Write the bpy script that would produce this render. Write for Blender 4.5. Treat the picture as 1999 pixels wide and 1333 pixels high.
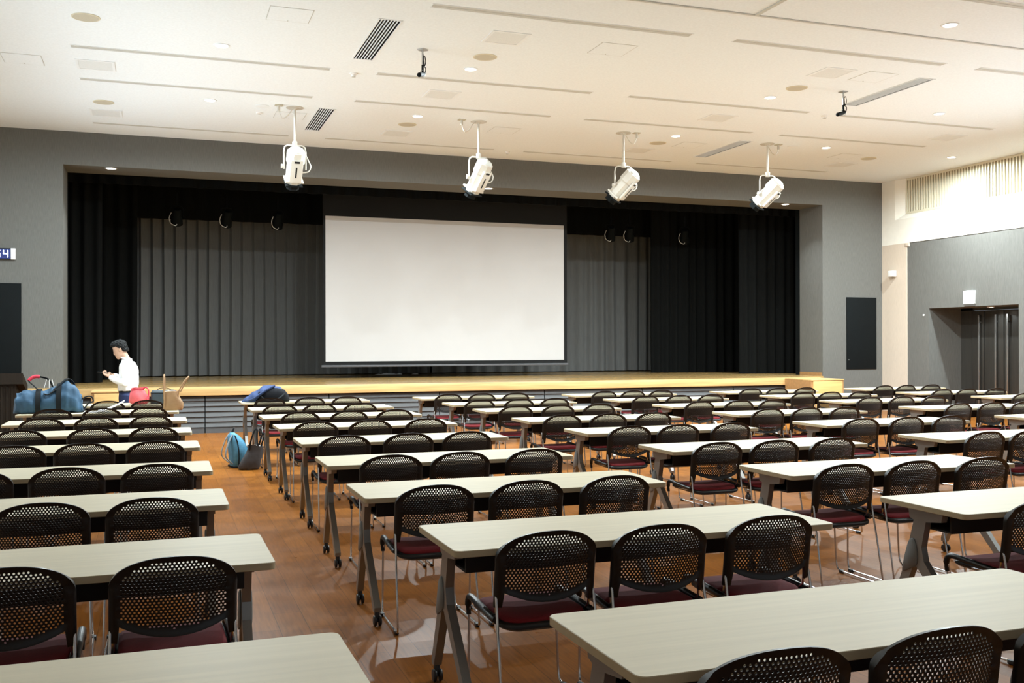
import bpy, bmesh, math, random
from math import sin, cos, pi, radians as R
from mathutils import Vector, Matrix, Euler
from mathutils.geometry import delaunay_2d_cdt
random.seed(7)
S = bpy.context.scene
C = S.collection
for o in list(S.objects): bpy.data.objects.remove(o)

# ------------------------------------------------------------------ camera, world, large lights, exposure
CAM_H = 1.5226
cam = bpy.data.objects.new('camera', bpy.data.cameras.new('camera')); C.objects.link(cam)
cam.data.sensor_width = 36.0; cam.data.lens = 36.0 * 1939.56 / 1999
cam.data.clip_start = 0.05; cam.data.clip_end = 100
cam.location = (0, 0, CAM_H)
yaw, pitch, roll = R(19.5855), R(0.1109), R(0.10534)
cam.matrix_world = (Matrix.Translation((0, 0, CAM_H)) @ Matrix.Rotation(-yaw, 4, 'Z') @ Matrix.Rotation(pi/2 + pitch, 4, 'X')
                    @ Matrix.Rotation(-roll, 4, 'Z'))
S.camera = cam
w = bpy.data.worlds.new('world'); S.world = w; w.use_nodes = True
w.node_tree.nodes['Background'].inputs[0].default_value = (0.75, 0.88, 1.0, 1)
w.node_tree.nodes['Background'].inputs[1].default_value = 0.6
S.view_settings.view_transform = 'Standard'; S.view_settings.look = 'None'
S.view_settings.gamma = 1.0; S.view_settings.use_curve_mapping = False
S.view_settings.exposure = 0.0
S.cycles.max_bounces = 8; S.cycles.diffuse_bounces = 5; S.cycles.glossy_bounces = 3
S.cycles.sample_clamp_indirect = 6.0

DOWN_W = 255.0
WARM = (0.86, 0.97, 1.0); COOL = (0.76, 0.93, 1.0)
def area(name, loc, rot, sx, sy, power, col, spread=180, shape='RECTANGLE', parent=None):
    d = bpy.data.lights.new(name, 'AREA'); d.shape = shape; d.size = sx
    if shape == 'RECTANGLE': d.size_y = sy
    d.energy = power; d.color = col; d.spread = R(spread)
    o = bpy.data.objects.new(name, d); C.objects.link(o); o.location = loc; o.rotation_euler = rot
    if parent: o.parent = parent
    return o
# unseen uplights added at the side and rear walls to brighten the ceiling
area('ceiling_fill_left', (-3.05, 13.6, 2.1), (0, R(-90-30), 0), 1.8, 7.6, 100, (0.78, 0.92, 1.0), 80)
area('ceiling_fill_right', (15.30, 9.6, 2.1), (0, R(90+30), 0), 1.8, 6.8, 165, (0.76, 0.91, 1.0), 80)
area('ceiling_fill_rear', (6.0, -7.3, 2.6), (R(90+22), 0, 0), 15.0, 2.4, 60, (0.85, 0.94, 1.0), 60)

# ------------------------------------------------------------------ materials
def mat(name, col, rough=0.5, metal=0.0, spec=0.5, var=0.0, vscale=(8, 8, 8), bump=0.0, bscale=200.0, emit=None, estr=0.0, sheen=0.0):
    m = bpy.data.materials.new(name); m.use_nodes = True
    nt = m.node_tree; N = nt.nodes; L = nt.links; b = N['Principled BSDF']
    b.inputs['Base Color'].default_value = (*col, 1); b.inputs['Roughness'].default_value = rough
    b.inputs['Metallic'].default_value = metal; b.inputs['Specular IOR Level'].default_value = spec
    if sheen: b.inputs['Sheen Weight'].default_value = sheen
    if emit: b.inputs['Emission Color'].default_value = (*emit, 1); b.inputs['Emission Strength'].default_value = estr
    if var or bump:
        tc = N.new('ShaderNodeTexCoord'); mp = N.new('ShaderNodeMapping'); L.new(tc.outputs['Object'], mp.inputs[0])
        mp.inputs['Scale'].default_value = vscale
    if var:
        nz = N.new('ShaderNodeTexNoise'); nz.inputs['Detail'].default_value = 4; nz.inputs['Scale'].default_value = 1.0
        L.new(mp.outputs[0], nz.inputs['Vector'])
        rp = N.new('ShaderNodeValToRGB'); L.new(nz.outputs[0], rp.inputs[0])
        rp.color_ramp.elements[0].position = .3; rp.color_ramp.elements[1].position = .7
        rp.color_ramp.elements[0].color = (*[c*(1-var) for c in col], 1); rp.color_ramp.elements[1].color = (*[min(1, c*(1+var)) for c in col], 1)
        L.new(rp.outputs[0], b.inputs['Base Color'])
    if bump:
        n2 = N.new('ShaderNodeTexNoise'); n2.inputs['Scale'].default_value = bscale; L.new(tc.outputs['Object'], n2.inputs['Vector'])
        bp = N.new('ShaderNodeBump'); bp.inputs['Strength'].default_value = bump; bp.inputs['Distance'].default_value = .01
        L.new(n2.outputs[0], bp.inputs['Height']); L.new(bp.outputs[0], b.inputs['Normal'])
    return m

def mat_floor(name, c1, c2, cm, bw, bh, rough, rot=True, rvar=.08, grain=.25):
    m = bpy.data.materials.new(name); m.use_nodes = True
    nt = m.node_tree; N = nt.nodes; L = nt.links; b = N['Principled BSDF']
    tc = N.new('ShaderNodeTexCoord'); mp = N.new('ShaderNodeMapping'); L.new(tc.outputs['Object'], mp.inputs[0])
    if rot: mp.inputs['Rotation'].default_value = (0, 0, R(90))
    br = N.new('ShaderNodeTexBrick'); L.new(mp.outputs[0], br.inputs['Vector'])
    br.inputs['Color1'].default_value = (*c1, 1); br.inputs['Color2'].default_value = (*c2, 1); br.inputs['Mortar'].default_value = (*cm, 1)
    br.inputs['Scale'].default_value = 1; br.inputs['Brick Width'].default_value = bw; br.inputs['Row Height'].default_value = bh
    br.inputs['Mortar Size'].default_value = .0022; br.inputs['Mortar Smooth'].default_value = .3; br.offset = .37; br.offset_frequency = 2
    mp2 = N.new('ShaderNodeMapping'); L.new(mp.outputs[0], mp2.inputs[0]); mp2.inputs['Scale'].default_value = (5, 60, 60)
    nz = N.new('ShaderNodeTexNoise'); nz.inputs['Scale'].default_value = 1; nz.inputs['Detail'].default_value = 5; L.new(mp2.outputs[0], nz.inputs['Vector'])
    rp = N.new('ShaderNodeMapRange'); L.new(nz.outputs[0], rp.inputs[0]); rp.inputs[1].default_value = .25; rp.inputs[2].default_value = .75
    rp.inputs[3].default_value = 1-grain; rp.inputs[4].default_value = 1+grain
    mx = N.new('ShaderNodeMix'); mx.data_type = 'RGBA'; mx.blend_type = 'MULTIPLY'; mx.inputs[0].default_value = 1
    L.new(br.outputs[0], mx.inputs[6]); L.new(rp.outputs[0], mx.inputs[7]); L.new(mx.outputs[2], b.inputs['Base Color'])
    n3 = N.new('ShaderNodeTexNoise'); n3.inputs['Scale'].default_value = 3.0; n3.inputs['Detail'].default_value = 6; L.new(mp.outputs[0], n3.inputs['Vector'])
    r3 = N.new('ShaderNodeMapRange'); L.new(n3.outputs[0], r3.inputs[0]); r3.inputs[3].default_value = rough-rvar; r3.inputs[4].default_value = rough+rvar
    b.inputs['Specular IOR Level'].default_value = .13
    L.new(r3.outputs[0], b.inputs['Roughness'])
    return m

def mat_wall(name, col, var=.13, freq=150.0, rough=.85):
    """woven wall covering with fine vertical threads"""
    m = bpy.data.materials.new(name); m.use_nodes = True
    nt = m.node_tree; N = nt.nodes; L = nt.links; b = N['Principled BSDF']
    tc = N.new('ShaderNodeTexCoord'); mp = N.new('ShaderNodeMapping'); L.new(tc.outputs['Object'], mp.inputs[0])
    mp.inputs['Scale'].default_value = (freq, freq, 9)
    nz = N.new('ShaderNodeTexNoise'); nz.inputs['Scale'].default_value = 1; nz.inputs['Detail'].default_value = 3; L.new(mp.outputs[0], nz.inputs['Vector'])
    rp = N.new('ShaderNodeValToRGB'); L.new(nz.outputs[0], rp.inputs[0])
    rp.color_ramp.elements[0].position = .3; rp.color_ramp.elements[1].position = .7
    rp.color_ramp.elements[0].color = (*[c*(1-var) for c in col], 1); rp.color_ramp.elements[1].color = (*[c*(1+var) for c in col], 1)
    L.new(rp.outputs[0], b.inputs['Base Color']); b.inputs['Roughness'].default_value = rough; b.inputs['Specular IOR Level'].default_value = .25
    bp = N.new('ShaderNodeBump'); bp.inputs['Strength'].default_value = .25; bp.inputs['Distance'].default_value = .004
    L.new(nz.outputs[0], bp.inputs['Height']); L.new(bp.outputs[0], b.inputs['Normal'])
    return m

M = {}
M['floor'] = mat_floor('floor_wood', (.275, .097, .0145), (.22, .074, .011), (.12, .042, .007), .9, .152, .31)
M['stagefloor'] = mat_floor('stage_wood', (.42, .27, .105), (.37, .23, .085), (.2, .11, .04), 1.8, .075, .22, rot=False, grain=.12)
M['lipwood'] = mat('lip_oak', (.62, .40, .17), .38, var=.22, vscale=(1.2, 30, 22))
M['blockwood'] = mat('block_oak', (.60, .375, .14), .40, var=.15, vscale=(1.5, 30, 18))
M['trimwood'] = mat('trim_oak', (.40, .22, .09), .4, var=.12, vscale=(3, 30, 20))
M['riser'] = mat('riser_grey', (.075, .077, .080), .55, var=.06)
M['ceiling'] = mat('ceiling_plaster', (.81, .855, .89), .9, spec=.2, var=.03, vscale=(35, 35, 35), bump=.12, bscale=120)
M['ceilwhite'] = mat('ceiling_fitting_white', (.80, .83, .85), .6, var=.02)
M['wallgrey'] = mat_wall('wall_fabric_grey', (.140, .137, .126))
M['wallbeige'] = mat_wall('wall_fabric_beige', (.62, .52, .42), var=.06)
M['plaster'] = mat('wall_plaster_cream', (.84, .81, .73), .8, spec=.2, var=.02)
M['grille'] = mat('grille_cream', (.66, .61, .47), .6, var=.03)
M['griledark'] = mat('grille_back', (.10, .09, .07), .9, var=.05)
M['panelblack'] = mat('panel_black', (.004, .0055, .006), .8, spec=.15, var=.1)
M['blackcurt'] = mat('curtain_black', (.006, .0063, .006), .97, spec=.1, var=.15, vscale=(40, 40, 5))
M['greycurt'] = mat('curtain_grey', (.165, .166, .162), .95, spec=.1, var=.08, vscale=(60, 60, 4))
M['screen'] = mat('screen_white', (.62, .60, .595), .9, spec=.1, var=.008, vscale=(2, 2, 2))
M['screenblack'] = mat('screen_border', (.005, .0055, .006), .9, var=.05)
M['screenbar'] = mat('screen_bar', (.11, .11, .12), .45, var=.05)
M['table'] = mat('table_maple', (.56, .495, .335), .5, spec=.35, var=.055, vscale=(1.3, 38, 38))
M['tabedge'] = mat('table_edge', (.44, .37, .235), .45, var=.05, vscale=(4, 40, 40))  # yellower edge band, darkened further in colour for the weaker light on it
M['blackmetal'] = mat('black_metal', (.005, .005, .0055), .7, var=.1)
M['legmetal'] = mat('leg_grey_metal', (.27, .268, .255), .38, metal=.5, var=.05)
M['knuckle'] = mat('knuckle_grey', (.15, .165, .168), .45, var=.05)
M['caster'] = mat('caster_black', (.018, .018, .020), .45, var=.1)
M['chrome'] = mat('chrome_rod', (.62, .62, .63), .16, metal=1.0, var=.03)
M['chairblack'] = mat('chair_black_plastic', (.0055, .0056, .006), .38, var=.1, vscale=(30, 30, 30))
M['cushion'] = mat('seat_red_fabric', (.17, .010, .014), .9, spec=.2, var=.12, vscale=(120, 120, 120), sheen=.1)
M['lensglow'] = mat('lamp_glow', (1, 1, 1), .4, emit=(1.0, .95, .86), estr=14)
M['steel'] = mat('brushed_steel', (.45, .45, .44), .35, metal=.9, var=.05)
M['speaker'] = mat('speaker_mesh_beige', (.52, .48, .38), .7, var=.04, vscale=(90, 90, 90))
M['slot'] = mat('slot_grey', (.55, .55, .52), .7, var=.04)
M['slotdark'] = mat('slot_dark', (.012, .011, .010), .9, var=.1)
M['gridmesh'] = mat('grid_mesh_white', (.72, .745, .75), .7, var=.05, vscale=(120, 120, 120))
M['lampwhite'] = mat('lamp_cream_enamel', (.58, .55, .49), .4, var=.02)
M['lampcap'] = mat('lamp_cap_grey', (.66, .68, .66), .25, var=.05)
M['doordark'] = mat('door_dark_bronze', (.055, .052, .046), .38, metal=.3, var=.12, vscale=(2, 60, 2))
M['exitglow'] = mat('sign_glow', (.9, 1, 1), .4, emit=(.88, 1.0, 1.0), estr=3.0)
M['white'] = mat('white_plastic', (.80, .79, .77), .45, var=.02)
M['clockblue'] = mat('clock_face', (.02, .03, .12), .3, emit=(.02, .035, .2), estr=.3)
M['digit'] = mat('clock_digit', (.8, .9, 1), .4, emit=(.72, .85, 1.0), estr=3.5)
M['lectern'] = mat('lectern_walnut', (.016, .011, .007), .7, spec=.2, var=.2, vscale=(60, 60, 3))
M['shirt'] = mat('shirt_white', (.86, .86, .87), .85, var=.02, vscale=(10, 10, 10))
M['trousers'] = mat('trousers_navy', (.018, .030, .095), .85, var=.1)
M['skin'] = mat('skin', (.58, .36, .25), .55, var=.04)
M['hair'] = mat('hair_black', (.006, .0065, .007), .7, spec=.25, var=.2, vscale=(80, 80, 80))
M['shoe'] = mat('shoe_black', (.012, .011, .010), .4, var=.1)
M['phone'] = mat('phone_black', (.012, .012, .014), .25, var=.05)
M['duffel'] = mat('duffel_blue', (.030, .085, .155), .72, var=.18, vscale=(9, 9, 9), bump=.2, bscale=30)
M['strap'] = mat('strap_black', (.007, .009, .011), .8, spec=.25, var=.15)
M['redgrip'] = mat('grip_red', (.60, .035, .07), .6, var=.1)
M['paper'] = mat('paper_white', (.86, .86, .86), .8, var=.01)
M['redbag'] = mat('bag_coral', (.70, .115, .13), .7, var=.15, vscale=(14, 14, 14))
M['tealbag'] = mat('bag_slate', (.030, .044, .055), .6, var=.12)
M['tan'] = mat('bag_tan_leather', (.34, .20, .10), .5, var=.15, vscale=(12, 12, 12))
M['jacketnavy'] = mat('jacket_navy', (.020, .043, .125), .8, var=.25, vscale=(10, 10, 10))
M['bagblack'] = mat('bag_black', (.010, .011, .014), .9, spec=.2, var=.15)
M['bpblue'] = mat('backpack_blue', (.085, .295, .48), .7, var=.14, vscale=(14, 14, 14))
M['bpgrey'] = mat('backpack_strap_grey', (.28, .34, .38), .7, var=.1)
M['greybag'] = mat('bag_dark_grey', (.048, .047, .051), .75, var=.2, vscale=(16, 16, 16))
M['cablew'] = mat('cable_pale', (.62, .60, .55), .5, var=.03)

# ------------------------------------------------------------------ mesh helpers
class MB:
    def __init__(s): s.v = []; s.f = []; s.mi = []; s.m = 0
    def add(s, vs, fs):
        n = len(s.v); s.v += [tuple(v) for v in vs]; s.f += [tuple(i+n for i in f) for f in fs]; s.mi += [s.m]*len(fs); return s
    def box(s, x0, x1, y0, y1, z0, z1, b=0.0, seg=2, M4=None):
        bm = bmesh.new(); bmesh.ops.create_cube(bm, size=1)
        for v in bm.verts:
            v.co = Vector(((x0+x1)/2+v.co.x*(x1-x0), (y0+y1)/2+v.co.y*(y1-y0), (z0+z1)/2+v.co.z*(z1-z0)))
        if b: bmesh.ops.bevel(bm, geom=bm.edges[:], offset=b, segments=seg, affect='EDGES', profile=.5)
        bm.verts.index_update()
        vs = [(M4 @ v.co if M4 else v.co.copy()) for v in bm.verts]; fs = [[v.index for v in f.verts] for f in bm.faces]
        bm.free(); return s.add(vs, fs)
    def loft(s, rings, caps=True, closed=False):
        n = len(rings[0]); vs = [p for r in rings for p in r]; fs = []
        K = len(rings)
        for i in range(K if closed else K-1):
            a, b = i*n, ((i+1) % K)*n
            for j in range(n):
                k = (j+1) % n; fs.append((a+j, a+k, b+k, b+j))
        if caps and not closed: fs.append(tuple(range(n-1, -1, -1))); fs.append(tuple((K-1)*n+j for j in range(n)))
        return s.add(vs, fs)
    def tube(s, path, r, n=8, closed=False, flat=1.0):
        P = [Vector(p) for p in path]; K = len(P); rings = []
        rr = r if isinstance(r, (list, tuple)) else [r]*K
        up = None
        for i in range(K):
            if closed: t = P[(i+1) % K]-P[i-1]
            else: t = P[min(i+1, K-1)]-P[max(i-1, 0)]
            t.normalize()
            if up is None:
                up = Vector((0, 0, 1)) if abs(t.z) < .9 else Vector((0, 1, 0))
            a = (up - t*up.dot(t)).normalized(); up = a; b = t.cross(a)
            rings.append([P[i]+a*(cos(2*pi*j/n)*rr[i]*flat)+b*(sin(2*pi*j/n)*rr[i]) for j in range(n)])
        return s.loft(rings, closed=closed)
    def cyl(s, p0, p1, r0, r1=None, n=16):
        return s.tube([p0, p1], [r0, r0 if r1 is None else r1], n)
    def lathe(s, prof, n=24, M4=None):
        rings = [[(M4 @ Vector((r*cos(2*pi*j/n), r*sin(2*pi*j/n), z)) if M4 else (r*cos(2*pi*j/n), r*sin(2*pi*j/n), z)) for j in range(n)] for r, z in prof]
        return s.loft(rings)
    def prism(s, poly, z0, z1, f=lambda a, b, c: (a, b, c)):
        return s.loft([[f(a, b, z0) for a, b in poly], [f(a, b, z1) for a, b in poly]])
    def build(s, name, m, parent=None, smooth=35, loc=None):
        me = bpy.data.meshes.new(name); me.from_pydata(s.v, [], s.f)
        bm = bmesh.new(); bm.from_mesh(me); bmesh.ops.recalc_face_normals(bm, faces=bm.faces[:]); bm.to_mesh(me); bm.free()
        ms = m if isinstance(m, (list, tuple)) else [m]
        for x in ms: me.materials.append(x)
        if len(ms) > 1: me.polygons.foreach_set('material_index', s.mi)
        if smooth:
            me.polygons.foreach_set('use_smooth', [True]*len(me.polygons)); me.set_sharp_from_angle(angle=R(smooth))
        o = bpy.data.objects.new(name, me); C.objects.link(o)
        if parent: o.parent = parent
        if loc: o.location = loc
        return o
def thing(name, label, cat, loc=(0, 0, 0), rz=0.0, group=None):
    o = bpy.data.objects.new(name, None); C.objects.link(o); o.location = loc; o.rotation_euler = (0, 0, rz); o.empty_display_size = .1
    return tag(o, label, cat, group)
def tag(o, label, cat, group=None):
    o['label'] = label; o['category'] = cat
    if group: o['group'] = group
    return o
def struct(o): o['kind'] = 'structure'; return o
def dup(root, loc, rz, label, group=None):
    r = root.copy(); C.objects.link(r); r.location = loc; r.rotation_euler = (0, 0, rz); r['label'] = label
    if group: r['group'] = group
    for ch in list(root.children):
        c = ch.copy(); C.objects.link(c); c.parent = r
        for g in ch.children:
            d = g.copy(); C.objects.link(d); d.parent = c
    return r
def arc(c, r, a0, a1, n): return [(c[0]+r*cos(a0+(a1-a0)*i/n), c[1]+r*sin(a0+(a1-a0)*i/n)) for i in range(n+1)]
def rrect(x0, x1, y0, y1, r, n=5):
    return (arc((x1-r, y1-r), r, 0, pi/2, n)+arc((x0+r, y1-r), r, pi/2, pi, n)+arc((x0+r, y0+r), r, pi, 1.5*pi, n)+arc((x1-r, y0+r), r, 1.5*pi, 2*pi, n))
def catmull(P, n=6, closed=False):
    P = [Vector(p) for p in P]; K = len(P); out = []
    for i in range(K if closed else K-1):
        if closed: a, b, c, d = P[i-1], P[i], P[(i+1) % K], P[(i+2) % K]
        else: a, b, c, d = P[max(i-1, 0)], P[i], P[i+1], P[min(i+2, K-1)]
        for k in range(n):
            t = k/n; out.append(.5*((2*b)+(c-a)*t+(2*a-5*b+4*c-d)*t*t+(3*b-a-3*c+d)*t**3))
    if not closed: out.append(P[-1])
    return out

# ------------------------------------------------------------------ room constants
XL, XR = -3.10, 15.378          # side walls
YW, YB = 18.313, 19.15          # front wall plane, rear face of the proscenium
ZC = 5.12                       # ceiling
OX0, OX1, OZ = -1.512, 13.776, 4.557   # proscenium opening
YS, ZS = 17.644, 0.795          # stage front, stage height
YREAR = -7.5
XF = XR+.012                      # recessed lower right wall

# floor and ceiling
struct(MB().box(XL-.2, XR+1.2, YREAR-.2, YW+.3, -.12, 0).build('floor', M['floor'], smooth=0))
# front wall around the stage opening
b = MB()
b.box(XL-.2, OX0, YW, YB, 0, ZC); b.box(OX1, XR+.1, YW, YB, 0, ZC); b.box(OX0, OX1, YW, YB, OZ, ZC)
struct(b.build('wall_front', M['wallgrey'], smooth=0))
# left and rear walls, out of view, with openings added for fill light
b = MB(); b.box(XL-.2, XL, YREAR, YW, 0, 1.2); b.box(XL-.2, XL, YREAR, YW, 4.0, ZC); b.box(XL-.2, XL, 17.6, YW, 1.2, 4.0); b.box(XL-.2, XL, YREAR, 9.6, 1.2, 4.0)
struct(b.build('wall_left', M['plaster'], smooth=0))
b = MB(); b.box(XL, XR, YREAR-.2, YREAR, 0, 1.0); b.box(XL, XR, YREAR-.2, YREAR, 4.2, ZC); b.box(XL, -1.6, YREAR-.2, YREAR, 1.0, 4.2); b.box(13.8, XR, YREAR-.2, YREAR, 1.0, 4.2)
struct(b.build('wall_rear', M['plaster'], smooth=0))
# right wall: cream upper band with a recess for the air grille
GZ0, GZ1, GY = 4.235, ZC, 17.89
b = MB()
b.box(XR, XR+.5, GY, YW+.05, 3.70, ZC); b.box(XR, XR+.5, YREAR, GY, 3.70, GZ0)
# bevelled reveals of the recess
xg = XR+.10
b.add([(XR, GY, GZ0), (XR, GY, ZC), (xg, GY-.27, ZC), (xg, GY-.27, GZ0+.13)], [(0, 1, 2, 3)])
b.add([(XR, GY, GZ0), (XR, YREAR, GZ0), (xg, YREAR, GZ0+.13), (xg, GY-.27, GZ0+.13)], [(0, 1, 2, 3)])
struct(b.build('wall_right_upper', M['plaster'], smooth=0))
# lower right wall with the door niche
NY0, NY1, NZ, NX = 14.547, 16.877, 2.25, 16.243
b = MB()
b.box(XF, XF+.06, NY1, 17.522, 0, 3.70); b.box(XF, XF+.06, NY0, NY1, NZ, 3.70); b.box(XF, XF+.06, YREAR, NY0, 0, 3.70)
b.box(XF+.06, NX+.1, NY1, NY1+.1, 0, NZ); b.box(XF+.06, NX+.1, NY0-.1, NY0, 0, NZ); b.box(XF+.06, NX+.1, NY0-.1, NY1+.1, NZ, NZ+.1)
struct(b.build('wall_right', M['wallgrey'], smooth=0))
struct(MB().box(XR, XR+.3, 17.522, YW+.05, 0, 3.70).build('wall_right_pier', M['wallbeige'], smooth=0))
struct(MB().box(XR-.015, XR+.06, 17.45, 17.56, 3.62, 3.70, .004).build('trim_1', M['wallbeige']))
# stage house shell
b = MB(); b.box(-4.6, 16.6, 24.3, 24.5, 0, 6.6); b.box(-4.8, -4.6, YB, 24.5, 0, 6.6); b.box(16.6, 16.8, YB, 24.5, 0, 6.6); b.box(-4.8, 16.8, YB, 24.5, 6.5, 6.7)
b.box(-4.8, OX0, YB-.01, YB+.15, 0, 6.6); b.box(OX1, 16.8, YB-.01, YB+.15, 0, 6.6); b.box(-4.8, 16.8, YB-.01, YB+.15, OZ+.05, 6.6)
struct(b.build('wall_stage', M['panelblack'], smooth=0))
# stage platform
b = MB(); b.box(-4.6, 16.6, YB-.02, 24.3, ZS-.06, ZS); b.box(OX0-.0, OX1, YW-.02, YB, ZS-.06, ZS); b.box(OX0-.55, OX1-.55, YS+.06, YW, ZS-.06, ZS)
struct(b.build('floor_stage', M['stagefloor'], smooth=0))
struct(MB().box(OX0-.55, OX1-.55, YS, YS+.06, ZS-.15, ZS+.001, .006).build('trim_2', M['lipwood']))
# louvred stage front in panels with thin joints
xs = [-2.06, -1.30, .747, 2.851, 4.882, 6.96, 9.044, 11.13, 13.22]
for i in range(len(xs)-1):
    b = MB(); x0, x1 = xs[i]+.008, xs[i+1]-.008
    n = 6; prof = [(YS+.16, ZS-.16), (YS+.10, ZS-.16)]
    zt = ZS-.155; hh = (zt-.10)/n
    for k in range(n):
        z1 = zt-hh*k; prof += [(YS+.085, z1-.012), (YS+.06, z1-hh+.004), (YS+.085, z1-hh)]
    prof += [(YS+.075, .095), (YS+.075, .0), (YS+.16, 0)]
    b.loft([[(x0, y, z) for y, z in prof], [(x1, y, z) for y, z in prof]])
    struct(b.build('trim_%d' % (3+i), M['riser'], smooth=0))
struct(MB().box(-2.06, 13.22, YS+.14, YS+.2, 0, ZS-.1).build('trim_12', M['panelblack'], smooth=0))
# dark oak skirting on the right jamb
struct(MB().box(OX1-.015, OX1+.01, YW+.02, YB-.02, ZS, ZS+.075).build('baseboard_jamb', M['trimwood'], smooth=0))
struct(MB().box(OX0-.01, OX0+.015, YW+.02, YB-.02, ZS, ZS+.075).build('baseboard_jamb_left', M['trimwood'], smooth=0))

# step blocks at both ends of the stage
def step_block(x0, x1, label):
    t = thing('stage_step_block', label, 'steps', ((x0+x1)/2, 16.75, 0), 0, 'oak blocks at the stage ends')
    hw = (x1-x0)/2; d = YS-16.75-.005
    MB().box(-hw, hw, .02, d, 0, ZS-.035).build('carcass', M['trimwood'], t, smooth=0)
    MB().box(-hw, hw-.0, 0, d, ZS-.033, ZS-.006, .004).build('top_board', M['lipwood'], t)
    MB().box(-hw+.045, hw-.045, -.006, .03, .02, ZS-.045, .002).build('front_panel', M['blockwood'], t)
step_block(12.33, 13.12, 'oak stage step block at the right end of the stage')
step_block(-.99, -.20, 'oak stage step block behind the person at the left stage end')

# ------------------------------------------------------------------ stage dressing
def curtain(name, x0, x1, y, z0, z1, pitch, amp, m, label, cat='curtain', group=None, saw=False, seed=1):
    rnd = random.Random(seed); n = max(6, int((x1-x0)/pitch)); pts = []
    per = 10
    ph = [(rnd.uniform(.95, 1.05) if saw else rnd.uniform(.75, 1.25)) for _ in range(n)]; tot = sum(ph); x = x0
    for k in range(n):
        wdt = (x1-x0)*ph[k]/tot; a = amp*(rnd.uniform(.9, 1.1) if saw else rnd.uniform(.7, 1.2))
        for j in range(per):
            u = j/per
            if saw: yy = a*((u/.86) if u < .86 else (1-(u-.86)/.14)) - a/2
            else: yy = a*sin(2*pi*u)*.5
            pts.append((x+wdt*u, yy))
        x += wdt
    pts.append((x1, 0))
    b = MB(); back = [(px, py+.025) for px, py in pts]
    nz = 5; rings = []
    for k in range(nz+1):
        t = k/nz; z = z0+(z1-z0)*t; f = 1.15-.35*t
        ring = [(px-(x0+x1)/2+.012*sin(px*3+t*4)*(1-t), py*f, z) for px, py in pts]+[(px-(x0+x1)/2+.012*sin(px*3+t*4)*(1-t), py*f, z) for px, py in reversed(back)]
        rings.append(ring)
    # grid faces only front/back strips: loft works, ends stay as long thin caps
    b.loft(rings)
    o = b.build(name, m, smooth=60); o.location = ((x0+x1)/2, y, 0)
    return tag(o, label, cat, group)
curtain('stage_curtain', -.60, 6.2, 23.35, ZS+.02, 5.2, .238, .13, M['greycurt'], 'grey pleated backdrop curtain hanging left of and behind the projection screen', saw=True, seed=3)
curtain('stage_curtain', 6.25, 12.35, 23.35, ZS+.02, 5.2, .33, .09, M['greycurt'], 'grey pleated backdrop curtain hanging right of the projection screen', seed=5)
curtain('stage_curtain', -3.2, -.995, 20.25, ZS+.01, 5.4, .22, .10, M['blackcurt'], 'black side curtain nearest the left edge of the stage opening', seed=6)
curtain('stage_curtain', 12.878, 15.4, 20.25, ZS+.01, 5.4, .24, .10, M['blackcurt'], 'black side curtain nearest the right edge of the stage opening', seed=7)
curtain('stage_curtain', -3.6, -.41, 21.9, ZS+.01, 5.6, .25, .10, M['blackcurt'], 'black inner side curtain beside the left edge of the grey backdrop', seed=8)
curtain('stage_curtain', 11.43, 15.6, 21.9, ZS+.01, 5.6, .25, .10, M['blackcurt'], 'black inner side curtain beside the right edge of the grey backdrop', seed=9)
curtain('stage_valance', -3.4, 15.4, 19.6, 4.46, 5.6, .30, .06, M['blackcurt'], 'black valance across the top of the stage opening', 'curtain', seed=10)
curtain('stage_valance', -3.6, 15.8, 22.3, 4.175, 5.9, .35, .05, M['blackcurt'], 'black upper border hanging just above the grey backdrop curtain', 'curtain', seed=11)
# projection screen
YP = 20.8
t = thing('projection_screen', 'large white projection screen with black border hanging over the stage', 'screen', (5.963, YP, 0))
hw = 2.684
MB().box(-hw, hw, -.004, .004, 1.15, 4.19).build('screen_surface', M['screen'], t, smooth=0)
b = MB()
b.box(-hw-.055, -hw, -.006, .006, 1.08, 4.9); b.box(hw, hw+.075, -.006, .006, 1.08, 4.9); b.box(-hw, hw, -.006, .006, 1.08, 1.15); b.box(-hw, hw, -.006, .006, 4.19, 4.9)
b.build('black_border', M['screenblack'], t, smooth=0)
MB().box(-hw-.09, hw+.10, -.03, .03, 1.03, 1.075, .008).build('bottom_bar', M['screenbar'], t)
# stage lamps under the border
def stage_lamp(x, y, label, tilt, first=None):
    if first: return dup(first, (x, y, 4.14), tilt, label)
    t = thing('stage_lamp', label, 'lamp', (x, y, 4.14), tilt, 'black stage lamps above the stage')
    A = Matrix.Rotation(R(35), 4, 'X')
    MB().lathe([(.02, .19), (.07, .18), (.085, .12), (.09, 0), (.11, -.04), (.12, -.16), (.112, -.165), (.10, -.06), (.03, -.05)], 20, A).build('lamp_body', M['panelblack'], t)
    MB().tube([(-.125, 0, 0), (-.13, 0, .16), (-.10, 0, .22), (0, 0, .24), (.10, 0, .22), (.13, 0, .16), (.125, 0, 0)], .010, 6).build('yoke', M['panelblack'], t)
    MB().cyl((0, 0, .235), (0, 0, .5), .014).build('hanging_clamp', M['panelblack'], t)
    MB().tube(catmull([(-.11, -.04, .08), (-.15, -.05, -.03), (-.12, -.05, -.14), (-.03, -.05, -.185), (.0, -.04, -.15)], 5), .0085, 6).build('cable', M['cablew'], t)
    return t
L1 = stage_lamp(.36, 21.6, 'black stage lamp, leftmost of those in front of the grey backdrop', 0)
stage_lamp(1.35, 21.6, 'black stage lamp, second from the left above the grey backdrop', .1, L1)
stage_lamp(2.40, 21.6, 'black stage lamp nearest to the left side of the projection screen', .15, L1)
stage_lamp(10.20, 21.6, 'black stage lamp nearest to the right side of the projection screen', -.3, L1)
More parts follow.
